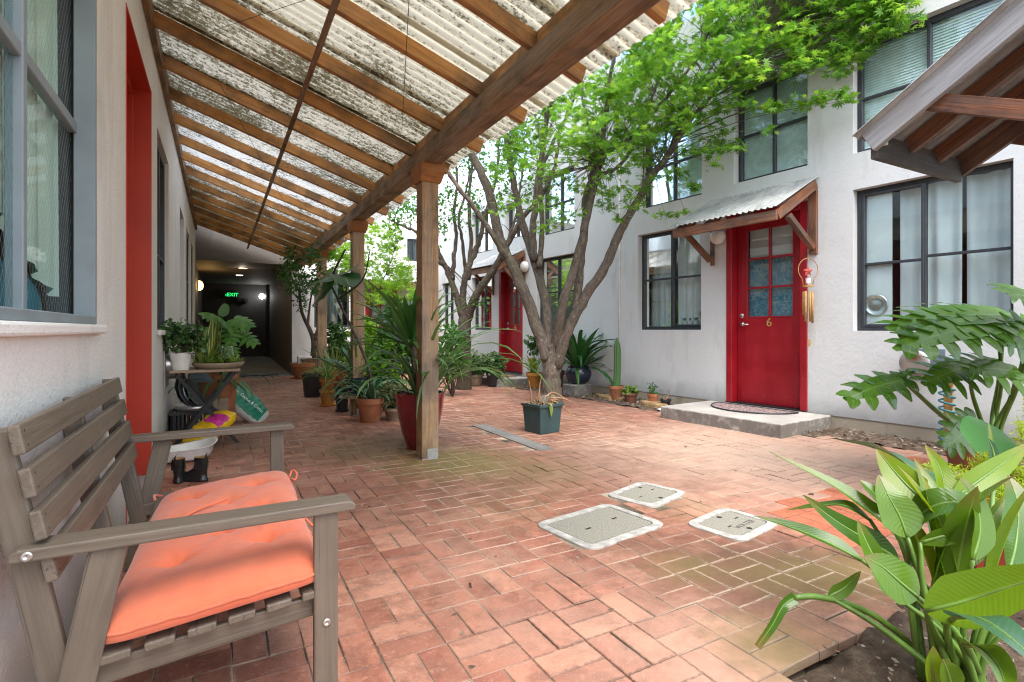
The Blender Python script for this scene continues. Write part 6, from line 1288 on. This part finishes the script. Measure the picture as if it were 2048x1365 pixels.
for k in range(0,len(Pn),30):
    c=V3(Pn[k]); a=min(fan,key=lambda v:(v-c).length); tw.append(smooth([a,a.lerp(c,.5)+V3((0,0,.05)),c],6))
twigset(t,tw,'bark_dark',.006)
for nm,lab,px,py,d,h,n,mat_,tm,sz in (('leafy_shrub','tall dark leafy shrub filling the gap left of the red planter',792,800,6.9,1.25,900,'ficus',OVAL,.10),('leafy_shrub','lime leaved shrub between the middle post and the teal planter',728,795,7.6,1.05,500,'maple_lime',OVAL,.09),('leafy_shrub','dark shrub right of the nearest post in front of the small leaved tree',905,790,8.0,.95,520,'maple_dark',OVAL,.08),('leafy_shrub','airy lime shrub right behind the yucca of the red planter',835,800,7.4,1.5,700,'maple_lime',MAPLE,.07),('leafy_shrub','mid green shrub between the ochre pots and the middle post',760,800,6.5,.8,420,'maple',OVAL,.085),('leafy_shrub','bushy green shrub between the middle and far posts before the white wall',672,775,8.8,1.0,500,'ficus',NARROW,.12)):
    c=at(px,py,d); c.z=0; t=thing('leafy_shrub',lab,'shrub',tuple(c),'shrubs in the middle of the courtyard'); cloud('foliage',np.concatenate([ball(c+V3((0,0,h*.62)),.30,n,int(px)*7,1.35,.1),ball(c+V3((.05,.1,h*.95)),.2,n//3,int(px)*9,1.,.1)]),sz,tm,mat_,t,.25,int(px)); stems('stem',t,'bark_dark',c,[c+V3((random.uniform(-.25,.25),random.uniform(-.2,.2),random.uniform(.5,1.)*h)) for _ in range(12)],.012)
# --- trees beyond the roofs, only their tops show
for k,(px,py,d,r,lab) in enumerate(((735,395,17,1.5,'round leafy tree top beyond the end building, behind the young maple'),)):
    c=at(px,py,d); t=thing('background_tree',lab,'tree',(c.x,c.y,0),'trees in the courtyard'); mb=MB(); mb.tube([(c.x,c.y,0),(c.x,c.y,c.z)],[.2,.1],8); mb.build('trunk',M['bark_dark'],t,smooth=True); cloud('crown',np.concatenate([ball(c+V3((random.uniform(-1,1)*r,random.uniform(-1,1)*r,random.uniform(-.8,.6)*r)),.6,130,5000+k*50+q,.7,.2) for q in range(16)]),.13,OVAL,'maple',t,.3,230+k)
# ================================================================== BIRD OF PARADISE (lower right)
base=V3((1.80,.72,.0)); t=thing('bird_of_paradise','large bird of paradise plant with glossy paddle leaves in the soil bed','plant',tuple(base))
pet=MB(); lv={'strel':MB(),'strel_lime':MB(),'strel_blue':MB()}
def wf(w,a=.75): return lambda x: w*.60*(min(1,(x+.01)/.24)**.55)*max(.015,1-max(0,(x-.22)/.78)**2.0)**.85
def paddle(mid,w,nh,mat='strel',fold=.25,wav=.035,start=None,a=.8,tear=0):
    P_=[at(*p) for p in mid]; lv[mat].ribbon(P_,nh,wf(w,a),fold,wav,22,u=(-1,-.75,-.4,-.06,0,.06,.4,.75,1),tear=tear)
    q=P_[0]; d=(P_[0]-P_[1]).normalized(); b=base+V3((random.uniform(-.07,.07),random.uniform(-.07,.07),0)); st=V3(start) if start else None
    pet.tube(smooth([b,b.lerp(q,.55)+d*.03+V3((0,0,.05)),q],12),[.0105*(1-.45*k/11) for k in range(12)],8)
    # midrib carried up the blade
    m=smooth(P_,14); pet.tube(m,[.0055*(1-.85*k/13) for k in range(14)],5)
toC=V3((-.8,-.45,.35))
paddle([(1833,1140,1.62),(1800,1075,1.66),(1738,1022,1.72),(1660,968,1.80),(1537,903,1.92)],.062,(-.25,-.2,1),'strel',.55)
paddle([(1795,1118,1.55),(1738,1083,1.58),(1671,1042,1.62),(1605,990,1.70)],.058,(-.5,-.75,.55),'strel',.4)
paddle([(1722,1120,1.50),(1655,1085,1.54),(1584,1056,1.6),(1507,1032,1.66)],.045,(-.2,-.35,1),'strel',.5)
paddle([(1740,1040,1.72),(1690,1012,1.75),(1640,1012,1.8),(1573,1021,1.86)],.042,(0,-.5,.9),'strel',.3)
paddle([(1866,985,1.75),(1835,945,1.85),(1760,900,1.98),(1664,877,2.1)],.10,(.35,.1,1.),'strel_blue',.25)
paddle([(1848,1000,1.62),(1818,975,1.66),(1786,940,1.70),(1752,898,1.74)],.088,(-.75,-.75,.1),'strel_lime',.2)
paddle([(1815,1075,1.52),(1800,1035,1.54),(1778,995,1.56),(1757,950,1.6)],.095,(-.6,-.9,.15),'strel',.15)
paddle([(1775,1020,1.7),(1745,985,1.72),(1718,960,1.75)],.045,(-.3,-.5,.8),'strel',.3,0.)
paddle([(1836,1195,1.35),(1800,1165,1.36),(1765,1135,1.37),(1728,1113,1.38)],.088,(-.35,-.9,.35),'strel',.12)
paddle([(1852,1222,1.30),(1920,1205,1.27),(1985,1185,1.24),(2060,1160,1.20),(2150,1120,1.15)],.098,(-.45,-.75,.75),'strel_lime',.28)
paddle([(1908,1235,1.22),(1960,1238,1.16),(2020,1275,1.10),(2110,1360,1.02)],.105,(.0,-.35,1.),'strel_blue',.15,tear=.012)
paddle([(1820,1050,1.58),(1870,1012,1.52),(1930,1008,1.5),(1988,1042,1.5)],.07,(-.3,-.6,.9),'strel',.45)
paddle([(1840,1085,1.5),(1890,1072,1.48),(1940,1068,1.48),(1955,1080,1.5)],.04,(-.3,-.9,.2),'strel',.3)
paddle([(1900,1140,1.5),(1945,1090,1.55),(1985,1035,1.6),(2022,980,1.65)],.055,(-.8,-.6,.1),'strel_lime',.6)
paddle([(1905,1000,1.6),(1960,960,1.62),(2010,925,1.65),(2062,885,1.7)],.06,(-.5,-.7,.5),'strel_lime',.35)
paddle([(2018,1142,1.45),(2032,1085,1.5),(2036,1010,1.55),(2016,950,1.6)],.095,(-.7,-.85,.0),'strel',.2)
paddle([(1890,1130,1.75),(1895,1080,1.78),(1880,1030,1.8),(1862,1005,1.82)],.11,(-.5,-.95,.1),'strel',.1)
paddle([(1868,1372,1.22),(1862,1330,1.2),(1866,1292,1.2)],.042,(-.5,-.9,.2),'strel_lime',.5)
paddle([(1905,1385,1.2),(1895,1345,1.18),(1885,1318,1.18)],.05,(-.5,-.9,.2),'strel',.3)
paddle([(1800,1200,1.45),(1772,1160,1.48),(1735,1090,1.52),(1715,1040,1.56)],.055,(-.6,-.8,.4),'strel',.5)
paddle([(1880,1060,1.6),(1890,1000,1.62),(1880,940,1.66),(1850,890,1.7)],.06,(-.6,-.9,.1),'strel_lime',.4)
paddle([(1945,1120,1.4),(1960,1060,1.42),(1950,1000,1.45),(1920,955,1.48)],.06,(-.3,-.95,.1),'strel',.35)
paddle([(1930,1290,1.2),(1965,1300,1.15),(2000,1340,1.1),(2015,1400,1.05)],.06,(-.2,-.5,.9),'strel',.35)
paddle([(1990,930,1.9),(1985,900,1.9),(1975,875,1.9)],.03,(-.5,-.9,.1),'strel_blue',.2)
paddle([(1657,1194,1.55),(1690,1175,1.55),(1722,1142,1.55)],.035,(-.5,-.8,.4),'strel',.3)
q=[at(*p) for p in ((1822,1290,1.58),(1779,1253,1.57),(1730,1222,1.56),(1680,1203,1.55),(1626,1193,1.54),(1588,1196,1.53))]; pet.tube(smooth([base]+q,22),[.009]*22,7)
q=[at(*p) for p in ((1588,1196,1.53),(1566,1212,1.52),(1545,1250,1.51),(1514,1294,1.5))]; lv['strel'].ribbon(q,(-.5,-.8,.4),lambda x:.016*(1-.4*x),.5,0,10)
for k in range(12):
    a=random.uniform(0,6.28); r=random.uniform(.02,.06); h=random.uniform(.2,.36); b=base+V3((r*math.cos(a),r*math.sin(a),0)); pet.tube(smooth([b,b+V3((.3*r*math.cos(a),.3*r*math.sin(a),h*.5)),b+V3((r*math.cos(a)*1.2,r*math.sin(a)*1.2,h))],7),[.011,.011,.010,.009,.007,.005,.0008],7)
for k in range(7):
    a=random.uniform(0,6.28); lv['strel' if k%2 else 'strel_lime'].strap(base+V3((random.uniform(-.06,.06),random.uniform(-.06,.06),.25)),a,random.uniform(.25,.45),random.uniform(.05,.09),80,random.uniform(20,75),.4)
pet.build('stems',M['petiole'],t,smooth=True)
for k,m in lv.items(): m.build({'strel':'green_leaves','strel_lime':'backlit_leaves','strel_blue':'blue_green_leaves'}[k],M[k],t,smooth=True)
# round pale leaf plant
c=V3((3.45,1.18,0)); t,top=potted('round_leaf_plant','pot with one big pale green round leaf behind the bird of paradise','potted plant',c,.12,.2,'terracotta','rim',None)
mb=MB(); a=at(1985,925,2.6); b=at(1978,848,2.75); q=smooth([a,a.lerp(b,.5)+V3((0,0,.02)),b],14); mb.ribbon(q,(-.35,-.75,.55),lambda x:.145*max(.03,math.sin(math.pi*min(.99,.04+.94*x)))**.5,.05,.06,18,u=(-1,-.7,-.35,0,.35,.7,1)); mb.build('foliage',M['round_leaf'],t,smooth=True); mb=MB(); mb.tube(smooth([top,(top+a)/2+V3((.02,0,0)),a],8),.009,7); mb.build('stem',M['petiole'],t,smooth=True)
# foxtail fern in a red planter, blue bucket
c=V3((2.78,.80,0)); t=thing('foxtail_fern','yellow green foxtail fern plumes rising from a red plastic trough','potted plant',tuple(c)); frustum(t,c,.36,.42,.30,'red_plastic',.025,R(10)); top=c+V3((0,0,.27)); Pn=[]; mb=MB()
plumes=[((1838,955,2.2),.028),((1812,935,2.3),.026),((1965,915,2.3),.032),((1948,930,2.35),.03),((1990,985,2.1),.03),((2005,1030,2.0),.03),((2042,850,2.2),.035),((2060,800,2.3),.03),((2030,1080,1.95),.03),((1985,1060,2.0),.03),((2048,960,2.1),.034),((2010,930,2.2),.03),((1880,985,2.15),.028),((2080,900,2.2),.034),((1962,1020,2.1),.03)]
for (p,r) in plumes:
    e=at(*p); m=top.lerp(e,.55)+V3((random.uniform(-.03,.03),0,.06)); q=smooth([top+V3((random.uniform(-.08,.08),random.uniform(-.06,.06),0)),m,e],24); mb.tube(q,.0025,4)
    for i in range(5,24):
        f=(i-5)/18; rr=r*(math.sin(math.pi*min(1,.15+.85*(1-f)))**.6+.15)
        for z in range(44):
            a=random.uniform(0,6.28); Pn.append(tuple(q[i]+V3((random.gauss(0,rr*.45),random.gauss(0,rr*.45),random.gauss(0,rr*.45)))))
mb.build('stems',M['petiole'],t,smooth=True); cloud('plumes',Pn,.019,(np.array([(-.12,0,0),(.12,0,0),(0,1,0)]),[(0,1,2)],np.array([(0,0,0),(0,0,0),(1,0,0)])),'fern',t,.2,240)
c=V3((2.50,.46,0)); t=thing('blue_bucket','bright blue plastic bucket with red rim half hidden by the bird of paradise','bucket',tuple(c)); pot(t,c,.16,.26,'blue_plastic','plain',nm='bucket_body'); mb=MB(); mb.tube([c+V3((.168*math.cos(k*math.pi/14),.168*math.sin(k*math.pi/14),.262)) for k in range(29)],.011,6); mb.build('rim',M['red_plastic'],t,smooth=True)
# small pot on slab
c=V3((4.55,1.74,0)); t=thing('concrete_slab','pale square concrete slab under the small terracotta pot','slab',tuple(c)); mb=MB(); mb.boxo(c+V3((-.28,-.22,-.02)),(.5,.02,0),(-.02,.40,0),(0,0,.05)); mb.build('slab_body',M['concrete'],t,bevel=.008)
t,top=potted('small_terracotta_pot','small terracotta pot with saucer on the pale concrete slab below the split leaf plant','potted plant',c+V3((0,0,.031)),.12,.12,'terracotta','bowl',None,'terracotta'); straps(t,top,14,.16,.012,'shrub',(60,88),(20,80),.06,'foliage',.3,250)
# ================================================================== SPLIT LEAF MONSTERA
c=V3((4.72,1.62,0)); t=thing('split_leaf_monstera','large glossy split leaf monstera against the white wall below the near window','plant',tuple(c)); pet=MB(); fo=MB(); dry=MB()
def mon(stem,cpt,tip,w,nh,n=7,m=None,droop=.18):
    a=at(*cpt); b=at(*tip); q=[at(*s) for s in stem]
    pet.tube(smooth([c+V3((random.uniform(-.08,.08),random.uniform(-.08,.08),.05))]+q+[a],12),[.02*(1-.5*k/11) for k in range(12)],8)
    (m or fo_mb)(a,b,w,nh,n,droop)
def fo_mb(a,b,w,nh,n,droop,mb_=None):
    mb_=mb_ or fo; ax=(b-a); L_=ax.length; ax.normalize(); nh=V3(nh); sd=ax.cross(nh).normalized(); up=sd.cross(ax)
    W=lambda f:w*(math.sin(math.pi*min(1,.16+f*.80))**.7)
    mb_.ribbon([a-ax*L_*.06,a.lerp(b,.5)+up*L_*.05,b],nh,lambda t_:max(.003,W(t_)*.60*(1-t_*.3)),.06,.03,14,u=(-1,-.5,-.08,.08,.5,1))
    for k in range(n):
        f=.02+.86*k/(n-1); l=W(f)*1.0
        for s in (1,-1):
            bb=a.lerp(b,f)+up*L_*.05*math.sin(f*3.1)+sd*s*W(f)*.18; d=(sd*s*(1-.45*f)+ax*(-.40+1.15*f)).normalized(); e=bb+d*l-up*l*droop*(1+random.uniform(-.3,.3)); m_=bb+d*l*.55-up*l*droop*.2+ax*.0
            ww=L_/n*.50*(1.1-.3*f)
            mb_.ribbon([bb,m_,e],nh,lambda t_:ww*(1-.75*t_**2.5)*(.8+.35*math.sin(3*t_)),.10,0,7,u=(-1,-.4,.4,1))
mon([(1985,840,3.9),(1998,760,3.8)],(2010,630,3.6),(1775,660,3.55),.30,(-.1,-.45,1),8)
mon([(1990,840,3.9),(2003,760,3.75)],(1995,650,3.45),(1788,700,3.35),.20,(-.15,-.55,.9),7)
mon([(1965,850,3.9),(1945,790,3.85)],(1937,733,3.7),(1845,770,3.6),.18,(-.2,-.6,.9),6)
mon([(1925,865,3.9),(1860,810,3.85)],(1808,760,3.7),(1688,800,3.6),.15,(-.2,-.6,.9),5,droop=.3)
mon([(1935,865,3.9),(1880,830,3.9)],(1795,752,3.75),(1830,745,3.7),.06,(-.2,-.6,.9),4)
mon([(1990,860,3.8),(2020,800,3.7)],(2035,745,3.55),(1930,740,3.5),.20,(-.2,-.6,.9),6)
mon([(2000,860,3.8),(2030,780,3.7)],(2060,660,3.5),(2010,690,3.4),.16,(-.3,-.9,.3),5,droop=.1)
mon([(2000,860,3.8),(2040,760,3.6)],(2080,600,3.4),(2015,590,3.35),.18,(-.3,-.5,.8),6)
mon([(1970,870,3.8),(1960,850,3.75)],(1950,840,3.6),(1890,900,3.5),.13,(-.5,-.8,.3),6,droop=.1)
pet.build('stems',M['petiole'],t,smooth=True); fo.build('foliage',M['monstera'],t,smooth=True)
# turquoise hose coil on a wooden stake
c=LR(-1.05,.16,0); t=thing('coil_hose','turquoise coiled garden hose hanging on a pale stake behind the monstera','hose',tuple(c)); mb=MB(); pts=[]
for k in range(200):
    a=k*.36; z=.78-k*.0036; pts.append(c+V3((.0,0,0))+RU*.055*math.cos(a)+RN*.045*math.sin(a)+V3((0,0,z)))
mb.tube(pts,.008,6); mb.build('hose',M['hose'],t,smooth=True); mb=MB(); mb.boxo(c+RU*-.03+RN*-.05,RU*.06,RN*.03,V3((0,0,.55))); mb.build('stake',M['bamboo'],t)
# ================================================================== SKY, SUN, CAMERA
w=bpy.data.worlds.new('World'); SC.world=w; w.use_nodes=True; nt=w.node_tree; bg=nt.nodes['Background']; sk=nt.nodes.new('ShaderNodeTexSky'); sk.sky_type='NISHITA'; sk.sun_disc=False
EL,AZ=R(60),R(192)     # sun: high, from the right and a little behind the camera
sk.sun_elevation=EL; sk.sun_rotation=AZ; sk.air_density=1.2; sk.dust_density=2.3; sk.ozone_density=1.
hv=nt.nodes.new('ShaderNodeHueSaturation'); hv.inputs['Saturation'].default_value=1.0; nt.links.new(sk.outputs[0],hv.inputs['Color'])
bw=nt.nodes.new('ShaderNodeRGBToBW'); nt.links.new(sk.outputs[0],bw.inputs[0]); ml=nt.nodes.new('ShaderNodeMath'); ml.operation='MULTIPLY'; ml.inputs[1].default_value=1.15; nt.links.new(bw.outputs[0],ml.inputs[0])
tc=nt.nodes.new('ShaderNodeTexCoord'); cn=nt.nodes.new('ShaderNodeTexNoise'); cn.inputs['Scale'].default_value=2.6; cn.inputs['Detail'].default_value=8; cn.inputs['Roughness'].default_value=.6; nt.links.new(tc.outputs['Generated'],cn.inputs['Vector'])
cr=nt.nodes.new('ShaderNodeValToRGB'); cr.color_ramp.elements[0].position=.40; cr.color_ramp.elements[1].position=.62; cr.color_ramp.elements[1].color=(.85,.85,.85,1); nt.links.new(cn.outputs['Fac'],cr.inputs[0])
cm=nt.nodes.new('ShaderNodeMix'); cm.data_type='RGBA'; nt.links.new(cr.outputs[0],cm.inputs[0]); nt.links.new(hv.outputs[0],cm.inputs[6]); nt.links.new(ml.outputs[0],cm.inputs[7]); nt.links.new(cm.outputs[2],bg.inputs[0]); bg.inputs[1].default_value=.15
sl=bpy.data.lights.new('sun','SUN'); sl.energy=.95; sl.angle=R(50); sl.color=(1,.93,.84); so=bpy.data.objects.new('sun',sl); COL.objects.link(so)
dirn=V3((math.sin(AZ)*math.cos(EL),math.cos(AZ)*math.cos(EL),math.sin(EL))); so.rotation_euler=(-dirn).to_track_quat('-Z','Y').to_euler()
cam=bpy.data.cameras.new('camera'); co=bpy.data.objects.new('camera',cam); COL.objects.link(co); SC.camera=co
cam.sensor_fit='HORIZONTAL'; cam.sensor_width=36; cam.lens=36*F_PX/2048; cam.shift_y=-(1365/2-HY)/2048; cam.clip_start=.05; cam.clip_end=300
co.location=(0,0,CAM_H); co.rotation_euler=(R(90),0,-TH)
vs_=SC.view_settings; vs_.view_transform='Standard'; vs_.look='None'; vs_.gamma=1; vs_.exposure=2.05
SC.cycles.use_denoising=True; SC.cycles.filter_width=1.1
try: SC.cycles.denoiser='OPENIMAGEDENOISE'
except Exception: pass
SC.cycles.max_bounces=10; SC.cycles.diffuse_bounces=5; SC.cycles.transparent_max_bounces=24; SC.cycles.transmission_bounces=8; SC.cycles.sample_clamp_indirect=6; SC.cycles.caustics_reflective=False; SC.cycles.caustics_refractive=False
